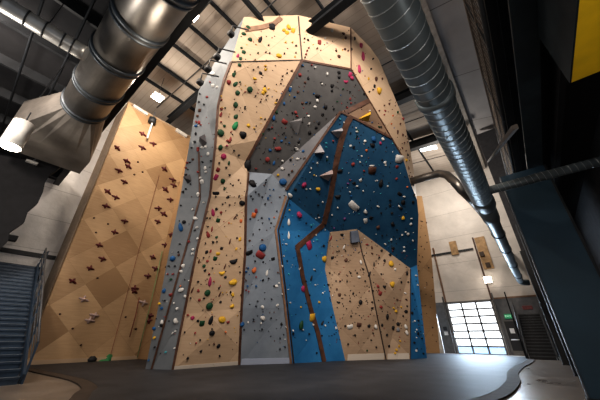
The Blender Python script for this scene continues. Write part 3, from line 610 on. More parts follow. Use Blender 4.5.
293 333.5 3 2 k;292.7 330.5 2 2 w;309 333.7 2 2 k;336 328 3 3 w;325 325.5 2 2 w;321.7 335.5 2 2 k;316.5 352.7 2 2 k;331 317 2 2 k
"""
STARS = """143 134;117.6 148;142 148;153 144;127 161;128.6 166.4;118.6 170.6;124 182;108 191.6;115.4 197.6;106.4 206;124.4 221.4;164.6 169;172.4 180;173.4 185.6;165.6 189.4;170 200;158 208.4;164 214;157.4 221.6
115 232;99.5 245;102 259;90.5 268;73 281;84 299 p;94 315.7 p;164.5 245;153 257;155 268.7;147.5 276;135 288;143 303 p;149 321;171 235;90 320 p;134.5 291;150.5 316"""
DOTS = "138 162;142.6 172;134.4 174.6;94 218;108 224;96 232.5;97.5 278;60 314;72.7 328.5;81 345;125.6 317;136 329;166 267"
# ------------------------------------------------------------------ holds
COL = dict(k=('black', (.008, .008, .010)), g=('dark green', (.012, .052, .024)), G=('bright green', (.012, .16, .06)), r=('red', (.20, .032, .032)), m=('pink', (.28, .026, .085)),
           y=('yellow', (.50, .30, .03)), w=('white', (.50, .49, .47)), b=('blue', (.012, .075, .20)), o=('orange', (.45, .12, .04)), n=('brown', (.075, .035, .025)),
           c=('turquoise', (.05, .30, .36)), p=('purple', (.13, .05, .16)), s=('grey', (.16, .165, .18)))
for k_, (nm, c_) in COL.items(): plain('hold_'+k_, c_, .6, var=.25, scale=9, spec=.25)
plain('star_red', (.105, .015, .016), .55); plain('star_pale', (.45, .33, .30), .55)
def shape(fn, sub=2):
    bm = bmesh.new(); bmesh.ops.create_icosphere(bm, subdivisions=sub, radius=1)
    for v in bm.verts: v.co = Vector(fn(v.co.copy()))
    lo = [min(v.co[i] for v in bm.verts) for i in range(3)]; hi = [max(v.co[i] for v in bm.verts) for i in range(3)]
    for v in bm.verts:
        v.co.x = (v.co.x-(lo[0]+hi[0])/2)/(hi[0]-lo[0]); v.co.y = (v.co.y-(lo[1]+hi[1])/2)/(hi[1]-lo[1])
        v.co.z = (v.co.z-max(lo[2], -.0))/(hi[2]-max(lo[2], 0))
    for f in bm.faces: f.smooth = True
    return bm
def flat(z): return z if z > 0 else z*.05
def blob(seed):
    r = random.Random(seed); ax = [(Vector((r.uniform(-1,1), r.uniform(-1,1), r.uniform(-.3,1))).normalized(), r.uniform(-.5,.6)) for _ in range(7)]
    def fn(c):
        k = 1+sum(w*max(0, c.dot(a))**3 for a, w in ax); return (c.x*k, c.y*k, flat(c.z)*k*.8)
    return fn
def jug(c):          # rounded body with a scooped upper lip
    z = flat(c.z)*.9
    if c.y > .1: z *= 1-.55*min(1, (c.y-.1)*1.6)*(1-abs(c.x)*.6)
    return (c.x*(1.15-.25*abs(c.y)), c.y*.8-.12*c.x*c.x, z+.25*max(0, -c.y+.2)*max(0, c.z))
def pinch(c):        # long ridge tapering to one end
    return (c.x*(.85-.3*c.y), c.y*1.5, flat(c.z)*(.9-.25*c.y)*(1-.35*abs(c.x)))
def crimp(c):        # shallow wedge with a flat top edge
    y = max(-1, min(.55, c.y*1.3)); return (max(-.9, min(.9, c.x*1.25)), y, flat(c.z)*(.45+.5*(y+1)/1.55))
def ball(c):
    z = flat(c.z)*1.05; r = math.hypot(c.x, c.y)
    return (c.x, c.y, z-(.35*(1-r/.35) if r < .35 and c.z > 0 else 0))
def horn(c):         # curved crescent
    return (c.x*1.3, c.y*.62+.55*c.x*c.x, flat(c.z)*(1-.5*abs(c.x)))
def arrow(c):        # three-cornered
    a = math.atan2(c.y, c.x); k = 1/(1+.32*math.cos(3*(a-PI/2))**2*-1+.3)
    return (c.x*k, c.y*k, flat(c.z)*.75)
def star(seed):      # lobed grip, four fat arms
    r = random.Random(seed); ph = r.uniform(-.15, .25)
    def fn(c):
        a = math.atan2(c.y, c.x)+ph; q = max(0, abs(math.cos(2*a)))**2.2
        k = .34+.72*q*(1.0 if abs(math.cos(a)) > .7 else .62)+.12*math.sin(a*3+ph*9)
        r2 = math.hypot(c.x, c.y)
        return (c.x*k, c.y*k, flat(c.z)*.7*(1-.3*r2))
    return fn
SHAPES = dict(blob=[blob(1), blob(2), blob(3)], jug=[jug], pinch=[pinch], crimp=[crimp], ball=[ball], horn=[horn], arrow=[arrow], star=[star(1), star(2), star(3)])
WORD = dict(blob='rounded', jug='scooped', pinch='long', crimp='wedge', ball='round', horn='curved', arrow='three-cornered')
_mesh = {}
def hold_mesh(kind, i, mat):
    key = (kind, i, mat)
    if key not in _mesh:
        bm = shape(SHAPES[kind][i], 3 if kind == 'star' else 2); me = bpy.data.meshes.new('climbing_hold'); bm.to_mesh(me); bm.free(); me.materials.append(MATS[mat]); _mesh[key] = me
    return _mesh[key]
def frame_at(p, n, roll):
    u = Vector((0, 0, 1)).cross(n).normalized(); v = n.cross(u)
    c_, s_ = math.cos(roll), math.sin(roll); x = u*c_+v*s_; y = v*c_-u*s_
    return x, y
def place(o, p, n, w, h, dpt, roll):
    x, y = frame_at(p, n, roll); M = Matrix(((x.x*w, y.x*h, n.x*dpt, p.x), (x.y*w, y.y*h, n.y*dpt, p.y), (x.z*w, y.z*h, n.z*dpt, p.z), (0, 0, 0, 1)))
    o.matrix_basis = M
recs, seen = [], []
for tok in HOLDS.replace('\n', ';').split(';'):
    tok = tok.split()
    if len(tok) < 5: continue
    x, y, w, h = map(float, tok[:4]); c_ = tok[4]; ang = float(tok[5]) if len(tok) > 5 else 0
    if any(abs(x-a) < 1.3 and abs(y-b) < 1.3 and c_ == cc for a, b, cc in seen): continue
    seen.append((x, y, c_)); s = surf(x, y)
    if not s: print('no wall at', x, y); continue
    recs.append(dict(x=x, y=y, w=w, h=h, c=c_, a=ang, p=s[0], n=s[1], pan=s[2], area=w*h))
recs.sort(key=lambda r: -r['area'])
rnd = random.Random(11)
big, small = recs[:290], recs[290:]
print('holds', len(recs), 'individual', len(big))
def size_word(r): return 'large' if r['area'] >= 28 else 'small' if r['area'] <= 9 else 'medium'
for r in big:
    a = r['h']/r['w']
    if a >= 1.6: r['k'] = 'pinch'
    elif a <= .62: r['k'] = rnd.choice(['horn', 'crimp'])
    elif r['area'] >= 34 and r['c'] in 'kgG': r['k'] = 'ball' if abs(a-1) < .1 else 'blob'
    elif r['c'] == 'w' and r['area'] > 40: r['k'] = 'crimp'
    else: r['k'] = rnd.choice(['blob', 'blob', 'jug', 'crimp', 'ball', 'arrow'])
# ---- a label for each: colour, size, panel, then what tells it from its like
def mk_label(r):
    return ' '.join(t for t in (size_word(r), COL[r['c']][0], 'hold on', r['pan']) if t)
groups = {}
for r in big: groups.setdefault(mk_label(r), []).append(r)
ORD = ['topmost', 'second', 'third', 'fourth', 'fifth', 'sixth', 'seventh', 'eighth', 'ninth', 'tenth', 'eleventh', 'twelfth', 'thirteenth', 'fourteenth', 'fifteenth', 'sixteenth', 'seventeenth', 'eighteenth', 'nineteenth', 'twentieth']
def rank_words(i, n):
    if n == 2: return ['the higher of two', 'the lower of two'][i]
    if i == 0: return 'topmost'
    if i == n-1: return 'lowest'
    if n == 3: return 'the middle one of three'
    if i <= (n-1)/2: return ORD[i]+' from top'
    return ORD[n-1-i]+' from bottom'
marks = [(mk_label(v[0]).split(' hold')[0]+' hold', v[0]) for k_, v in groups.items() if len(v) == 1 and v[0]['area'] >= 14]
for lab, v in groups.items():
    v.sort(key=lambda r: r['y'])
    if len(v) == 1: v[0]['label'] = lab+(', the only one' if len(lab.split()) > 3 else ' face'); continue
    if len(v) <= 8:
        for i, r in enumerate(v): r['label'] = lab+', '+rank_words(i, len(v))
        continue
    n = len(v); cuts = [v[:n//3], v[n//3:n-n//3], v[n-n//3:]]
    for part_, nm in zip(cuts, ('upper', 'middle', 'lower')):
        for i, r in enumerate(part_): r['label'] = lab+', '+rank_words(i, len(part_)).replace('the middle one of three', 'middle').replace('the higher of two', 'higher').replace('the lower of two', 'lower')+', '+nm+' third'
for r in big:
    o = bpy.data.objects.new('climbing_hold', hold_mesh(r['k'], rnd.randrange(len(SHAPES[r['k']])), 'hold_'+r['c'])); col.objects.link(o)
    s = scale_at(r['p']); w, h = max(r['w'], 2.0)*s, max(r['h'], 2.0)*s*1.1
    place(o, r['p']-r['n']*.02, r['n'], w*.98, h*.98, min(.24, max(.06, .42*min(w, h)))+.02, math.radians(rnd.uniform(-12, 12) if r['a'] == 0 else r['a']))
    tag(o, r['label'], 'hold', 'holds bolted to the climbing wall')
bm = bmesh.new()
for r in small:
    s = scale_at(r['p'])*1.0; x, y = frame_at(r['p'], r['n'], rnd.uniform(-.5, .5)); w, h = r['w']*s*.5, r['h']*s*.52
    vs = [bm.verts.new(r['p']+x*(w*math.cos(t_*PI/3))*rnd.uniform(.8, 1.15)+y*(h*math.sin(t_*PI/3))*rnd.uniform(.8, 1.15)-r['n']*.02) for t_ in range(6)]
    ts = [bm.verts.new(r['p']+(v.co-r['p'])*.6+r['n']*(.09)) for v in vs]
    fs = [bm.faces.new(ts)]+[bm.faces.new((vs[i], vs[(i+1) % 6], ts[(i+1) % 6], ts[i])) for i in range(6)]
    mi = list(COL).index(r['c'])
    for f in fs: f.material_index = mi
bmesh.ops.recalc_face_normals(bm, faces=bm.faces[:])
# and the many finger-tip sized screw-on chips nobody could count
for (x0, y0, x1, y1, n_, cs) in ((205, 180, 245, 355, 75, 'kkkrnyk'), (225, 65, 300, 165, 50, 'kknyk'), (246, 178, 290, 345, 60, 'kkbkn'), (255, 70, 365, 170, 110, 'kkbnrk'), (293, 125, 415, 262, 200, 'kkwbkcbkw'),
                             (280, 215, 335, 350, 55, 'bkkwc'), (328, 240, 408, 345, 210, 'kkknrk'), (240, 22, 350, 62, 40, 'kkyr'), (352, 45, 418, 195, 70, 'knkn'), (155, 110, 215, 360, 60, 'kkrwnk'), (411, 275, 426, 350, 20, 'kkw'), (418, 215, 440, 350, 50, 'kkn')):
    for _ in range(n_):
        x_, y_ = rnd.uniform(x0, x1), rnd.uniform(y0, y1); q = surf(x_, y_, .8)
        if not q or q[2].startswith(('diamond', 'amber plywood')): continue
        s = scale_at(q[0]); u, v_ = frame_at(q[0], q[1], rnd.uniform(-.6, .6)); w = s*rnd.uniform(.5, .95); h = s*rnd.uniform(.45, .95)
        vs = [bm.verts.new(q[0]+u*w*math.cos(t_*PI/2.5)+v_*h*math.sin(t_*PI/2.5)-q[1]*.01) for t_ in range(5)]; ap = bm.verts.new(q[0]+q[1]*.06)
        mi = list(COL).index(rnd.choice(cs))
        for i in range(5): bm.faces.new((vs[i], vs[(i+1) % 5], ap)).material_index = mi
me = bpy.data.meshes.new('footholds'); bm.to_mesh(me); bm.free()
for k_ in COL: me.materials.append(MATS['hold_'+k_])
o = bpy.data.objects.new('footholds', me); col.objects.link(o)
tag(o, 'tiny screw-on footholds scattered in all colours over the climbing wall', 'foothold', kind='stuff')
# ---- the dark red four-armed grips on the diamond plywood wall
sr = []
for tok in STARS.replace('\n', ';').split(';'):
    t_ = tok.split(); x, y = float(t_[0]), float(t_[1]); s = surf(x, y)
    if s: sr.append((x, y, len(t_) > 2, s))
sr.sort(key=lambda q: q[1])
pale = [q for q in sr if q[2]]; red = [q for q in sr if not q[2]]
def star_label(q):
    if q[2]: return 'pale pinkish four-armed hold low on diamond plywood wall, '+rank_words(pale.index(q), len(pale))
    zc = ['upper', 'middle', 'lower'][min(2, red.index(q)*3//len(red))]
    grp = [r for r in red if min(2, red.index(r)*3//len(red)) == ['upper', 'middle', 'lower'].index(zc)]
    near = [r for r in grp if (r[0] > 145) == (q[0] > 145)]
    i = near.index(q); w_ = 'near tower' if q[0] > 145 else 'away from tower'
    return f'dark red four-armed hold, {zc} third of plywood wall, {w_}, '+rank_words(i, len(near)).replace('the middle one of three', 'middle').replace('the higher of two', 'higher').replace('the lower of two', 'lower')
for q in sr:
    x, y, pl_, (p, n, pan) = q
    o = bpy.data.objects.new('climbing_hold', hold_mesh('star', rnd.randrange(3), 'star_pale' if pl_ else 'star_red')); col.objects.link(o)
    s = scale_at(p); k = 7.6 if not pl_ else 9
    place(o, p-n*.02, n, k*s*rnd.uniform(.9, 1.1), k*.78*s, .2, rnd.uniform(-.3, .3))
    tag(o, star_label(q), 'hold', 'four-armed holds on the diamond plywood wall')
dts = []
for tok in DOTS.split(';'):
    x, y = map(float, tok.split()); s = surf(x, y)
    if s: dts.append((y, s))
dts.sort(key=lambda d: d[0])
for i, (y_, (p, n, pan)) in enumerate(dts):
    o = bpy.data.objects.new('climbing_hold', hold_mesh('ball', 0, 'hold_n')); col.objects.link(o); s = scale_at(p)
    place(o, p-n*.01, n, 1.9*s, 1.9*s, .09, 0)
    tag(o, 'tiny dark brown knob on diamond plywood wall, '+rank_words(i, len(dts)), 'hold', 'knobs on the diamond plywood wall')
# ------------------------------------------------------------------ ducts
def helix(p0, p1, r, pitch, n=20):
    p0, p1 = Vector(p0), Vector(p1); d = (p1-p0); L = d.length; d.normalize()
    ref = Vector((0, 0, 1)) if abs(d.z) < .9 else Vector((1, 0, 0)); x = d.cross(ref).normalized(); y = d.cross(x)
    k_ = int(L/pitch*n); return [p0+d*(L*i/k_)+(x*math.cos(2*PI*i/n)+y*math.sin(2*PI*i/n))*r for i in range(k_+1)]
def ring(p, d, r, w, t):
    d = Vector(d).normalized(); p = Vector(p)
    return MB().tube([p-d*w/2, p-d*w/2+d*.001, p+d*w/2-d*.001, p+d*w/2], [r*.9, r+t, r+t, r*.9], 40)
# big round duct overhead, running across the hall under the black deck
DY, DZ, DR = .53, 9.0, .70
t = thing('round_duct', 'huge galvanised round duct with dark flange rings hanging overhead', 'duct', (-6, DY, DZ))
MB().tube([(-10.95, DY, DZ), (4, DY, DZ)], DR, 48).build('duct_pipe', 'galvanised', t)
for X in (-3.0, -4.5, -6.05, -7.65, -9.35, -10.8):
    ring((X, DY, DZ), (1, 0, 0), DR, .10, .05).build('flange_ring', 'flange', t)
    ring((X-.17, DY, DZ), (1, 0, 0), DR, .07, .035).build('flange_ring', 'flange', t)
pl = MB(); X0, X1 = -10.95, -13.5
circ = [(X0, DY+DR*math.cos(a), DZ+DR*math.sin(a)) for a in [2*PI*i/24 for i in range(24)]]
def sq(a, X, hy, hz, cyy, czz):
    c_, s_ = math.cos(a), math.sin(a); k_ = 1/max(abs(c_), abs(s_)); return (X, cyy+hy*c_*k_, czz+hz*s_*k_)
r1 = [sq(2*PI*i/24, X1, 1.35, .75, DY-.25, DZ-.1) for i in range(24)]; r2 = [(x-1.5, y, z) for x, y, z in r1]
rs = [[pl.bm.verts.new(p) for p in q] for q in (circ, r1, r2)]
for a, b in zip(rs, rs[1:]):
    for i in range(24): pl.bm.faces.new((a[i], a[(i+1) % 24], b[(i+1) % 24], b[i]))
pl.bm.faces.new(rs[-1])
pl.build('plenum_box', 'galv_sheet', t)['label'] = 'grey sheet metal transition box'
# small bright round duct along the deck
t = thing('round_duct', 'slim bright galvanised duct with straps below the black deck', 'duct', (-7.5, -1.2, 8.1))
MB().tube([(-7.5, -6, 8.08), (-7.5, -.28, 8.08), (-7.46, -.12, 8.06)], [.2, .2, .2], 28).build('duct_pipe', 'small_duct', t)
for Y in (-.42, -.62, -.98, -1.32, -1.75, -2.3):
    ring((-7.5, Y, 8.08), (0, 1, 0), .2, .035, .014).build('strap', 'black_steel', t)
for Y in (-.98, -1.75):
    MB().bar((-7.5, Y, 8.2), (-7.5, Y, 9.6), .02, .02).build('hanger', 'black_steel', t)
# spiral duct along the hall
SX, SZ, SR = -.28, 4.85, .275
t = thing('spiral_duct', 'dark spiral-seam duct running away overhead beside the mezzanine', 'duct', (SX, 4, SZ))
MB().tube([(SX, -3, SZ), (SX, 8.75, SZ)], SR, 40).build('duct_pipe', 'galv_dark', t)
MB().tube(helix((SX, -3, SZ), (SX, 8.7, SZ), SR, .19), .008, 5).build('spiral_seam', 'galv_seam', t)
ring((SX, 3.95, SZ), (0, 1, 0), SR, .16, .03).build('coupling', 'galv_dark', t)
MB().tube([(SX, 8.75, SZ), (SX, 9.0, SZ), (SX, 9.3, SZ-.02), (SX, 9.6, SZ-.03)], [SR, SR*1.04, SR*1.04, .22], 40).build('reducer', 'galv_dark', t)
MB().tube([(SX-.0, 9.6, SZ-.03), (SX, 10.6, SZ-.03), (SX, 11.2, SZ-.03), (SX, 25.2, SZ-.03)], [.25, .25, .205, .205], 36).build('duct_pipe', 'galv_dark', t)
for Y in (10.6, 12.6, 15.3, 19.0, 23.0): ring((SX, Y, SZ-.03), (0, 1, 0), .21, .10, .02).build('coupling', 'flange', t)
MB().tube([(SX, 25.1, SZ-.03), (SX+.03, 25.6, SZ-.06), (SX+.15, 25.9, SZ-.1), (SX+.45, 26.0, SZ-.12)], .2, 28).build('elbow', 'galv_dark', t)
MB().tube([(SX, 8.4, SZ), (.1, 8.4, SZ+.0), (2.5, 8.4, SZ+.0)], .115, 28).build('branch_pipe', 'galv_dark', t)
MB().tube(helix((.05, 8.4, SZ), (2.5, 8.4, SZ), .115, .12, 14), .006, 4).build('spiral_seam', 'galv_seam', t)
# the branch that swings to the tower
bp = [at_y(411, 181.5, 15.0), at_y(428, 176.5, 15.0), at_y(440, 173.5, 14.9), at_y(447, 175, 14.6), at_y(454, 181.5, 14.0), at_y(462, 190, 13.4), at_y(474, 202, 15.5), at_y(494, 227, 20), at_y(510, 254, 27.7)]
t = thing('round_duct', 'curved galvanised duct between curved plywood flank and spiral duct', 'duct', bp[2])
MB().tube(bp, .22, 24).build('duct_pipe', 'galvanised', t)

# ------------------------------------------------------------------ black deck over the near left corner
dk = MB(); dk.box((XL, -8, 10.1), (2, 1.45, 10.4)); struct('ceiling_deck', dk, 'black_deck')
bt = thing('edge_beam', 'black steel edge beam along the lip of the dark deck', 'beam', (-8, 1.5, 9.9))
MB().box((-21, 1.38, 9.72), (2, 1.50, 10.35)).build('web', 'black_steel', bt)
MB().box((-21, 1.28, 9.68), (2, 1.58, 9.73)).build('bottom_flange', 'black_steel', bt)
for X in (-20, -18, -16, -14, -12, -10, -8, -6, -4):
    o = MB().box((X-.05, -7, 9.72), (X+.05, 1.3, 10.1)).build('deck_joist', 'black_steel'); tag(o, 'black joist under the dark deck near the round ducts', 'joist', 'joists under the dark deck')
for Y, z in ((-1.4, 9.5), (-.5, 9.58), (-2.4, 9.45)):
    o = MB().tube([(-20, Y, z), (-2, Y, z)], .035, 10).build('conduit', 'dark_steel'); tag(o, 'dark conduit pipe strung below the black deck', 'pipe', 'conduits below the black deck')
o = MB().bar(at_x(40, 97, -9), at_x(59, 70, -9)+Vector((.3, .1, 1.0)), .025, .025).build('cable_rod', 'rail_steel'); tag(o, 'thin pale hanger rod slanting below the black deck', 'rod')
# black stair head below the deck, its outline stepped
zig = [(62,166), (56,171), (50,174.5), (45,183), (43,192), (38,203), (28,211.5), (24.5,222), (10,232), (8,241), (-6,255), (-30,240), (-30,150), (0,155)]
zp = [at_x(x, y, -16) for x, y in zig]
m = MB(); m.poly(zp, .35, Vector((-1, 0, 0)))
tag(m.build('acoustic_baffle', 'black_deck'), 'black stepped panel hanging before the white wall, under the grey duct box', 'panel')
bx = at_x(40, 155, -15.6); t = thing('wall_fixture', 'small pale bracket light on the black stepped panel', 'lamp', bx)
MB().box(bx+Vector((-.15, -.12, -.10)), bx+Vector((.15, .12, .10))).build('lamp_head', 'rail_steel', t, .02)
MB().box(bx+Vector((-.1, -.32, -.52)), bx+Vector((.1, .08, -.42))).build('lamp_foot', 'lamp_white', t, .02)
MB().bar(bx+Vector((0, -.05, -.1)), bx+Vector((0, -.1, -.45)), .06, .06).build('bracket', 'rail_steel', t)
pA = pendant(9.5, 147, 8.6, None, 'white cylinder downlight shining beside the grey duct box', .28, 1.0)
pB = pendant(80, -3, 9.6, None, 'white cylinder downlight glowing at the top edge beside the huge duct', .36, 1.05)
# flood lamp on the white wall
wp = at_x(11, 238, XL+.5); t = thing('flood_lamp', 'small dark flood lamp with pale arm on the white wall', 'lamp', wp)
MB().box(wp+Vector((-.2, -.3, -.15)), wp+Vector((.15, .25, .15))).build('lamp_head', 'black_steel', t, .03)
MB().bar(wp+Vector((-.3, -.2, .1)), wp+Vector((-.48, -.4, .25)), .08, .08).build('arm', 'rail_steel', t)
for a, b in (((43, 0), (65, 23)), ((28, 11), (75, 1))):
    pass

# ------------------------------------------------------------------ left staircase: climbs away (-X) beside the diamond wall
def staircase(name, label, origin, run, side, n, width, going, rise, mat, mat2, mat3='nosing'):
    """origin: foot of the near stringer; run: level unit vector uphill; side: level unit vector across"""
    o_, r_, s_ = Vector(origin), Vector(run), Vector(side); t = thing(name, label, 'staircase', origin); u = Vector((0, 0, 1))
    for i in range(n):
        a = o_+r_*(i*going)+u*((i+1)*rise)
        tr = MB().poly([a, a+s_*width, a+s_*width+r_*(going+.03), a+r_*(going+.03)], -.05, u).build('tread', mat, t)
        c0 = a-r_*.012; nb = MB().poly([c0, c0+s_*width, c0+s_*width+u*.004+r_*.05, c0+u*.004+r_*.05], .012, u).build('nosing', mat3, t); nb.parent = tr; nb.matrix_parent_inverse = Matrix.Identity(4)
        b = o_+r_*(i*going+.03)+u*(i*rise)
        MB().poly([b, b+s_*width, b+s_*width+u*(rise-.05), b+u*(rise-.05)], .02, r_).build('riser', mat2, t)
    top = o_+r_*(n*going)+u*(n*rise)
    for k_ in (-.06, width+.06):
        MB().bar(o_+s_*k_+u*.1, top+s_*k_+u*.1, .06, .34).build('stringer', mat, t)
    return t, top
n_l = 24
t, top = staircase('staircase', 'blue-grey steel staircase climbing beside the diamond plywood wall', (-12.0, 1.95, 0), (-1, 0, 0), (0, -1, 0), n_l, 2.6, .285, .178, 'stair_steel', 'stair_steel')
rail = MB()
a0 = Vector((-12.0, 2.05, 0)); dv = (top-Vector((-12.0, 1.95, 0)))
MB().tube([a0+Vector((0, 0, 1.05)), a0+dv+Vector((0, 0, 1.05))], .035, 10).build('handrail', 'rail_steel', t)
MB().tube([a0+Vector((0, 0, .55)), a0+dv+Vector((0, 0, .55))], .02, 8).build('mid_rail', 'rail_steel', t)
MB().tube([a0+Vector((0, 0, .8)), a0+dv+Vector((0, 0, .8))], .02, 8).build('mid_rail', 'rail_steel', t)
for i in range(7):
    q = a0+dv*(i/6); MB().bar(q, q+Vector((0, 0, 1.07)), .05, .05).build('post', 'stair_steel', t)
# landing it rises to
lp = thing('stair_landing', 'dark steel landing at the head of the blue-grey staircase', 'landing', (-19.8, .7, 4.2))
MB().box((-21.2, -2.5, 3.98), (top.x-.05, 2.25, 4.25)).build('deck', 'black_steel', lp)
MB().box((top.x-.02, -2.5, 3.6), (top.x+.04, 2.3, 4.35)).build('fascia', 'dark_steel', lp)
for Y in (2.2, .9, -.4):
    MB().bar((top.x-.05, Y, 4.2), (top.x-.05, Y, 5.2), .05, .05).build('post', 'stair_steel', lp) if Y > 2 else None
MB().tube([(-21.1, 2.2, 5.2), (top.x, 2.2, 5.2)], .03, 8).build('handrail', 'rail_steel', lp)

# ------------------------------------------------------------------ wide steel columns down the mezzanine edge
def column(Y, label, x0=.2, x1=1.39, z1=5.62, mat='navy_steel'):
    t = thing('steel_column', label, 'column', ((x0+x1)/2, Y, 0))
    MB().box((x0+.02, Y, 0), (x1, Y+.05, z1)).build('face_plate', mat, t)
    MB().box((x0-.0, Y-.02, 0), (x0+.025, Y+.42, z1)).build('flange', 'steel_edge', t)
    MB().box((x0+.3, Y+.05, 0), (x0+.36, Y+.5, z1)).build('web', 'black_steel', t)
    MB().box((x1-.02, Y-.02, 0), (x1+.03, Y+.42, z1)).build('flange', 'black_steel', t)
    MB().box((x0-.02, Y-.03, 0), (x1+.04, Y+.45, .03)).build('base_plate', 'black_steel', t)
    return t
column(9.39, 'broad navy steel column nearest the camera under the spiral duct branch', .31)
column(14.5, 'black steel column standing directly behind the broad navy one', .38, 1.39, mat='black_steel')
column(19.7, 'black steel column closest to the dark far staircase', .24, 1.39, mat='black_steel')
t = thing('mezzanine_beam', 'dark blue-grey steel beam running overhead on top of the columns', 'beam', (1.2, 8, 5.8))
MB().box((1.02, -6, 5.65), (1.37, 27.6, 5.72)).build('bottom_flange', 'beam_steel', t)
MB().box((1.17, -6, 5.7), (1.22, 27.6, 6.3)).build('web', 'dark_steel', t)
MB().box((1.02, -6, 6.3), (1.37, 27.6, 6.36)).build('top_flange', 'dark_steel', t)
struct('floor_mezzanine', MB().box((.86, -8, 6.36), (XR, 27.6, 6.6)), 'black_deck')
struct('wall_mezzanine', MB().box((1.6, 4.6, 5.5), (1.7, 27.6, 6.0)), 'black_deck')
struct('ceiling_underside', MB().box((1.38, -8, 6.0), (XR, 27.6, 6.1)), 'black_deck')
# guard rail with woven mesh along the mezzanine edge
t = thing('guard_rail', 'dark mesh guard rail along the edge of the mezzanine overhead', 'railing', (.72, 8, 6))
for z, r in ((5.95, .04), (6.7, .03), (7.5, .04)): MB().tube([(.74, -6, z), (.74, 27, z)], r, 8).build('rail', 'rail_brown' if z != 5.95 else 'black_steel', t)
for i in range(14): MB().bar((.74, -5+i*2.4, 5.9), (.74, -5+i*2.4, 7.5), .06, .06).build('post', 'black_steel', t)
m = MB()
for i in range(95):
    y_ = -3+i*.16; m.bar((.74, y_, 5.95), (.74, y_+.5, 7.5), .014, .014); m.bar((.74, y_+.5, 5.95), (.74, y_, 7.5), .014, .014)
m.build('wire_mesh', 'rail_brown', t)
MB().box((.50, -6, 5.35), (.60, 27, 5.5)).build('channel', 'dark_steel', t) if False else None
o = MB().bar(at_x(488, 162, .24), at_x(515, 127, .34), .045, .045).build('diagonal_brace', 'rail_brown'); tag(o, 'pale grey diagonal brace below the mezzanine guard rail', 'brace')
# yellow-bottomed bulkhead
t = thing('bulkhead', 'hanging bulkhead box with bright yellow underside and dark teal side', 'bulkhead', (2.2, 3, 4.9))
MB().box((1.36, -4, 4.5), (2.5, 4.58, 4.52)).build('underside', 'yellow_paint', t)
MB().box((1.34, -4, 4.5), (1.36, 4.58, 6.0)).build('side', 'teal_side', t)
MB().box((1.36, 4.56, 4.52), (2.5, 4.58, 6.0)).build('end', 'black_deck', t)
MB().box((1.36, -4, 5.98), (2.5, 4.58, 6.0)).build('top', 'black_deck', t)

# ------------------------------------------------------------------ the far end: roll-up door, exit door, stair
G0, G1, GZ = -5.9, -2.66, 3.82
d1 = thing('door_1', 'tall glazed roll-up door glowing with daylight', 'door', (-4.3, YF, 0)); d1['kind'] = 'structure'
for k_ in ('label', 'category'): del d1[k_]
fr = MB()
for x in (G0-.1, G1): fr.box((x, YF-.16, 0), (x+.1, YF-.02, GZ+.1))
fr.box((G0-.1, YF-.16, GZ), (G1+.1, YF-.02, GZ+.12)); fr.build('frame', 'mullion', d1)
rows = 7; cols = 3
for r_ in range(rows):
    z0, z1 = GZ*r_/rows, GZ*(r_+1)/rows
    for c_ in range(cols):
        x0, x1 = G0+(G1-G0)*c_/cols, G0+(G1-G0)*(c_+1)/cols
        MB().box((x0+.04, YF-.08, z0+.03), (x1-.04, YF-.06, z1-.03)).build('pane', 'window_low' if r_ == 0 else 'window_glow', d1)
mu = MB()
for r_ in range(rows+1): mu.box((G0, YF-.12, GZ*r_/rows-.055), (G1, YF-.04, GZ*r_/rows+.055))
for c_ in range(1, cols): mu.box((G0+(G1-G0)*c_/cols-.065, YF-.12, 0), (G0+(G1-G0)*c_/cols+.065, YF-.04, GZ))
mu.build('muntins', 'mullion', d1)
# track uprights
for x, nm in ((G0-.28, 'jamb beside the amber corner wall'), (G1+.2, 'jamb beside the exit door')):
    o = MB().box((x, YF-.3, 0), (x+.07, YF-.05, 4.4)).build('door_track', 'mullion'); tag(o, 'steel roll-up door track, '+nm, 'door track')
d2 = thing('door_2', 'x y z w', 'door', (-1.75, YF, 0)); d2['kind'] = 'structure'
for k_ in ('label', 'category'): del d2[k_]
MB().box((-2.25, YF-.14, 0), (-1.28, YF-.08, 2.35)).build('frame', 'mullion', d2)
MB().box((-2.19, YF-.18, .12), (-1.34, YF-.12, 2.28)).build('leaf', 'stair_black', d2)
MB().box((-2.19, YF-.19, .0), (-1.34, YF-.13, .30)).build('kick_plate', 'galvanised', d2)
MB().tube([(-2.1, YF-.26, 1.02), (-1.42, YF-.26, 1.02)], .035, 10).build('push_bar', 'sign_white', d2)
MB().bar((-1.42, YF-.26, 1.0), (-1.42, YF-.26, 1.7), .05, .05).build('pull_rod', 'sign_white', d2)
q = (-1.85, YF-.2, 1.62)
o = MB().box((q[0]-.14, q[1]-.01, q[2]-.17), (q[0]+.14, q[1]+.01, q[2]+.17)).build('door_notice', 'sign_white'); tag(o, 'small white notice on the black exit door', 'notice')
def text(body, name, mat, loc, size, parent=None, rot=(PI/2, 0, 0)):
    cu = bpy.data.curves.new(name, 'FONT'); cu.body = body; cu.size = size; cu.align_x = 'CENTER'; cu.align_y = 'CENTER'; cu.extrude = .004
    to = bpy.data.objects.new(name, cu); dg = bpy.context.evaluated_depsgraph_get(); col.objects.link(to); dg.update()
    me = bpy.data.meshes.new_from_object(to.evaluated_get(dg)); bpy.data.objects.remove(to); me.materials.clear(); me.materials.append(MATS[mat])
    o = bpy.data.objects.new(name, me); col.objects.link(o); o.location = loc; o.rotation_euler = rot
    if parent is not None: o.parent = parent; o.matrix_parent_inverse = parent.matrix_basis.inverted()
    return o
es = thing('exit_sign', 'green lit EXIT sign on the grey wall over the black door', 'sign', (-1.82, YF-.12, 2.62))
MB().box((-2.06, YF-.2, 2.46), (-1.58, YF-.08, 2.80)).build('sign_box', 'sign_green', es, .015)
text('EXIT', 'lettering', 'sign_letter', (-1.82, YF-.21, 2.63), .2, es)
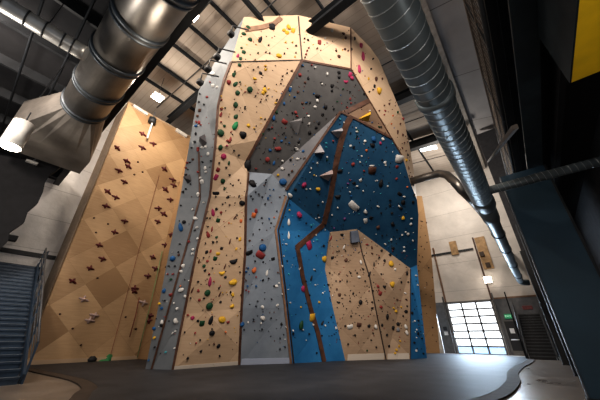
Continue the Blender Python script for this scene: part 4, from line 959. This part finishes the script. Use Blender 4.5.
rs_ = thing('wall_sign', 'dark red sign above the black far staircase', 'sign', (-.5, 26.4, 2.9))
MB().box((-.75, YF-.12, 3.05), (-.15, YF-.08, 3.32)).build('sign_panel', 'sign_red', rs_, .01)
for z, mt, lb in ((1.86, 'black_steel', 'small black sign beside the roll-up door, above a white one'), (1.48, 'sign_white', 'small white notice beside the roll-up door, below a black sign')):
    o = MB().box((-6.68, YF-.11, z-.14), (-6.38, YF-.08, z+.14)).build('wall_notice', mt, bevel=.008); tag(o, lb, 'sign')
# wooden blocking boards high on the far wall
for pts, lb in (([(448.8,242), (455.5,241), (457.5,254.5), (452,255)], 'short plywood board on the dark girt of the far wall'), ([(474,238), (484,237), (493,266), (487,269)], 'long plywood board with dark boxes on the far wall')):
    P = [at_y(x, y, YF-.12) for x, y in pts]; x0 = min(p.x for p in P); x1 = max(p.x for p in P); z0 = min(p.z for p in P); z1 = max(p.z for p in P)
    o = MB().box((x0, YF-.16, z0), (x1, YF, z1)).build('wood_board', 'board_wood', bevel=.01); tag(o, lb, 'board')
for x, y, lb in ((482, 254, 'small dark box on the long plywood board, the upper one'), (488, 265, 'small dark box on the long plywood board, the lower one')):
    p = at_y(x, y, YF-.2); o = MB().box(p+Vector((-.16, -.1, -.2)), p+Vector((.16, .1, .2))).build('junction_box', 'board_dark', bevel=.02); tag(o, lb, 'box')
lp_ = at_y(488, 280, YF-.4); t = thing('wall_lamp', 'bright white floodlight on the post above the roll-up door', 'lamp', lp_)
MB().box(lp_+Vector((-.2, -.1, -.2)), lp_+Vector((.2, .2, .22))).build('housing', 'lamp_white', t, .03)
MB().box(lp_+Vector((-.24, -.14, -.22)), lp_+Vector((.24, -.1, .24))).build('lens', 'lamp_glow', t)
# far staircase, black, climbs away from us past the door
t, top2 = staircase('staircase', 'black far staircase beside the exit door behind the steel columns', (-1.15, 23.3, 0), (0, 1, 0), (1, 0, 0), 15, 1.25, .27, .18, 'stair_mid', 'stair_black', 'stair_mid')
MB().tube([(-1.25, 23.2, .95), (-1.25, 27.3, 3.7)], .03, 8).build('handrail', 'rail_steel', t)
for i in range(4): MB().bar((-1.25, 23.3+i*1.3, i*.87), (-1.25, 23.3+i*1.3, i*.87+1.0), .05, .05).build('post', 'black_steel', t)
MB().bar((-1.3, 23.2, 0), (-1.3, 23.2, 3.9), .07, .07).build('post', 'dark_steel', t)
# skylights in the roof
for q4, lb in (([(420, 150.5), (426.5, 149), (427.5, 153), (421.5, 155)], 'skylight pane nearer the climbing wall in the pale roof'), ([(427.5, 148.8), (436.5, 146.8), (438, 150.4), (428.5, 152.8)], 'skylight pane nearer the spiral duct in the pale roof')):
    P = [at_z(x, y, 16.05) for x, y in q4]; x0 = min(p_.x for p_ in P); x1 = max(p_.x for p_ in P); y0 = min(p_.y for p_ in P); y1 = max(p_.y for p_ in P)
    sk = MB().poly([(p_.x, p_.y, roof_z(p_.x)-.05) for p_ in P], .03).build('skylight', 'skylight_glow'); tag(sk, lb, 'skylight')
# black floodlights clamped beside the top of the tower
for x, y, lb in ((231, 34, 'topmost black spotlight beside the grey corner of the climbing wall'), (217, 57, 'second black spotlight down beside the grey corner'), (208, 69, 'third black spotlight down beside the grey corner'), (200, 82.5, 'lowest black spotlight beside the grey corner of the climbing wall')):
    p = CAM+ray(x, y)*10.6; t = thing('spot_lamp', lb, 'lamp', p)
    k_ = .12; MB().box(p+Vector((-k_, -k_, -k_*.8)), p+Vector((k_, k_, k_*.9))).build('lamp_head', 'black_steel', t, .04)
    MB().tube([p+Vector((0, 0, .1)), p+Vector((0, 0, .55)), p+Vector((.35, .55, .6))], .03, 8).build('arm', 'black_steel', t)
# devices and ropes on the diamond wall
for x, y, w, h, lb in ((140, 110.5, .55, .22, 'flat white box near the top of the diamond plywood wall'), (181, 133.5, .5, .3, 'flat white box on the amber strip under the dark roof beam')):
    p, n, _ = surf(x, y); u, v_ = frame_at(p, n, -.1); M = Matrix(((u.x, v_.x, n.x, p.x), (u.y, v_.y, n.y, p.y), (u.z, v_.z, n.z, p.z), (0, 0, 0, 1)))
    o = MB().box((-w, -h/2, -.02), (w, h/2, .16), M).build('wall_box', 'lamp_white', bevel=.02); tag(o, lb, 'box')
ab = Vector((-18.7, 4.75, 16.1)); t = thing('auto_belay', 'dark auto belay device hanging at the top of the diamond plywood wall', 'belay device', ab)
MB().tube([ab+Vector((0, 0, -.25)), ab+Vector((0, 0, -.2)), ab+Vector((0, 0, .2)), ab+Vector((0, 0, .25))], [.12, .26, .26, .12], 20).build('drum', 'black_steel', t)
MB().bar(ab+Vector((0, 0, .2)), ab+Vector((0, 0, .9)), .05, .05).build('bracket', 'rail_steel', t)
MB().bar(ab+Vector((.02, .05, -.2)), ab+Vector((.02, .05, -1.7)), .12, .03).build('webbing', 'white_paint', t)
for y_, z0, mt, lb in ((7.9, .15, 'rope_green', 'thin green rope hanging against the edge of the diamond plywood wall'), (7.2, 1.2, 'rope_red', 'dark red strap hanging low beside the green rope')):
    zt = 6.5 if mt == 'rope_green' else 3.4
    o = MB().tube([(-18.75, y_, z0), (-18.78, y_+.03, (z0+zt)/2), (-18.85, y_, zt)], .028, 8).build('climbing_rope', mt); tag(o, lb, 'rope')
o = MB().tube([(-18.85, 6.5, .3), (-18.9, 6.45, 6), (-18.95, 6.4, 12)], .012, 6).build('belay_line', 'rope_red'); tag(o, 'thin brown line hanging down the middle of the diamond plywood wall', 'rope')
# green rope bag lying at the foot of the diamond wall
gp = at_z(103, 361, .04); t = thing('rope_bag', 'green rope bag lying at the foot of the diamond plywood wall', 'bag', gp)
bm = shape(blob(5), 3); me = bpy.data.meshes.new('bag_body'); bm.to_mesh(me); bm.free(); me.materials.append(MATS['bag_green']); o = bpy.data.objects.new('bag_body', me); col.objects.link(o); o.parent = t; o.scale = (.5, .8, .42); o.location = (-.1, .05, 0)
MB().tube([gp+Vector((0, -.25, .3)), gp+Vector((0, -.2, .55)), gp+Vector((0, .1, .5)), gp+Vector((0, .15, .3))], .03, 8).build('bag_strap', 'bag_green', t)
gk = gp+Vector((0, -.55, 0)); o = MB().tube([gk, gk+Vector((0, 0, .12)), gk+Vector((0, 0, .26))], [.2, .24, .10], 14).build('chalk_bag', 'black_steel', bevel=.0); tag(o, 'small black bag on the floor next to the green rope bag', 'bag')

# ------------------------------------------------------------------ light
E_ = 1.0
point('lamp_and_fill', (-15.9, 3.9, 15.4), 900*E_, .3)
point('lamp_and_fill', hb-Vector((-.1, .1, .35)), 330*E_, .15)
point('lamp_and_fill', (-9.0, -.6, 15.2), 1100*E_, .3)  # added downlight above the black deck, no fixture
def spot(p, tgt, e, ang=110, r=.5, c=(1, .87, .76)):  # out-of-view spots added to light the tower and plywood wall
    l = bpy.data.lights.new('unseen_spot', 'SPOT'); l.energy = e; l.shadow_soft_size = r; l.color = c; l.spot_size = math.radians(ang); l.spot_blend = .6
    o = bpy.data.objects.new('unseen_spot', l); o.location = p; o.rotation_euler = (Vector(tgt)-Vector(p)).to_track_quat('-Z', 'Y').to_euler(); col.objects.link(o)
spot((2.0, -1.0, 14.0), (-6, 6, 12.6), 2900*E_)
spot((-.6, 2.5, 7.5), (-10, 10, .6), 3300*E_, 62, .6)
spot((0, 9.0, 7.5), (-7.5, 17, .6), 2300*E_, 58, .6)
spot((2.2, 5.0, 14.2), (-5, 9.5, 11), 4200*E_)
spot((-3, -4.0, 13.5), (-10, 6, 9), 4600*E_, 120)
spot((-9, -3.5, 9.0), (-18.5, 5, 8), 1700*E_, 110)
point('lamp_and_fill', (-3.0, 23.0, 12.5), 1000*E_, .4, (1, .93, .84))  # added fill towards the far wall, no lamp hangs here
point('lamp_and_fill', (-6, 1.0, 7.8), 60*E_, .3)  # small light without a fixture
point('lamp_and_fill', (-2.6, -3.0, 3.2), 100*E_, .5, (1, .95, .9))  # added fill, low behind the camera
point('lamp_and_fill', (1.6, -2.0, 2.2), 150*E_, .4, (1, .95, .9))  # added fill for the navy column and yellow underside
point('lamp_and_fill', (-9.5, -2.5, 6.5), 620, .5, (1, .93, .84))  # added fill for the left floor, stair and plywood
point('lamp_and_fill', (2.1, 2.6, 2.2), 55, .3, (1, .95, .9))  # added fill beneath the yellow bulkhead, no fixture
point('lamp_and_fill', pA-Vector((0, 0, .2)), 120*E_, .2)
point('lamp_and_fill', pB-Vector((0, 0, .2)), 500*E_, .2)
area('door_daylight', (-4.3, YF-.3, 2.0), (-4.3, 22, 0), 1300, 3.2, 3.5, (.62, .80, 1))
w = bpy.data.worlds.new('World'); scn.world = w; w.use_nodes = True
w.node_tree.nodes['Background'].inputs[0].default_value = (.75, .85, 1, 1); w.node_tree.nodes['Background'].inputs[1].default_value = .33
# ------------------------------------------------------------------ camera
cam = bpy.data.cameras.new('camera'); cam.sensor_width = 36; cam.lens = F/600*36; cam.clip_end = 200; cam.clip_start = .05
co = bpy.data.objects.new('camera', cam); col.objects.link(co)
co.matrix_world = Matrix(((RT.x, UP.x, -FW.x, 0), (RT.y, UP.y, -FW.y, 0), (RT.z, UP.z, -FW.z, CZ), (0, 0, 0, 1)))
scn.camera = co
scn.view_settings.view_transform = 'Standard'
scn.view_settings.look = 'Medium High Contrast'
scn.view_settings.exposure = -.35
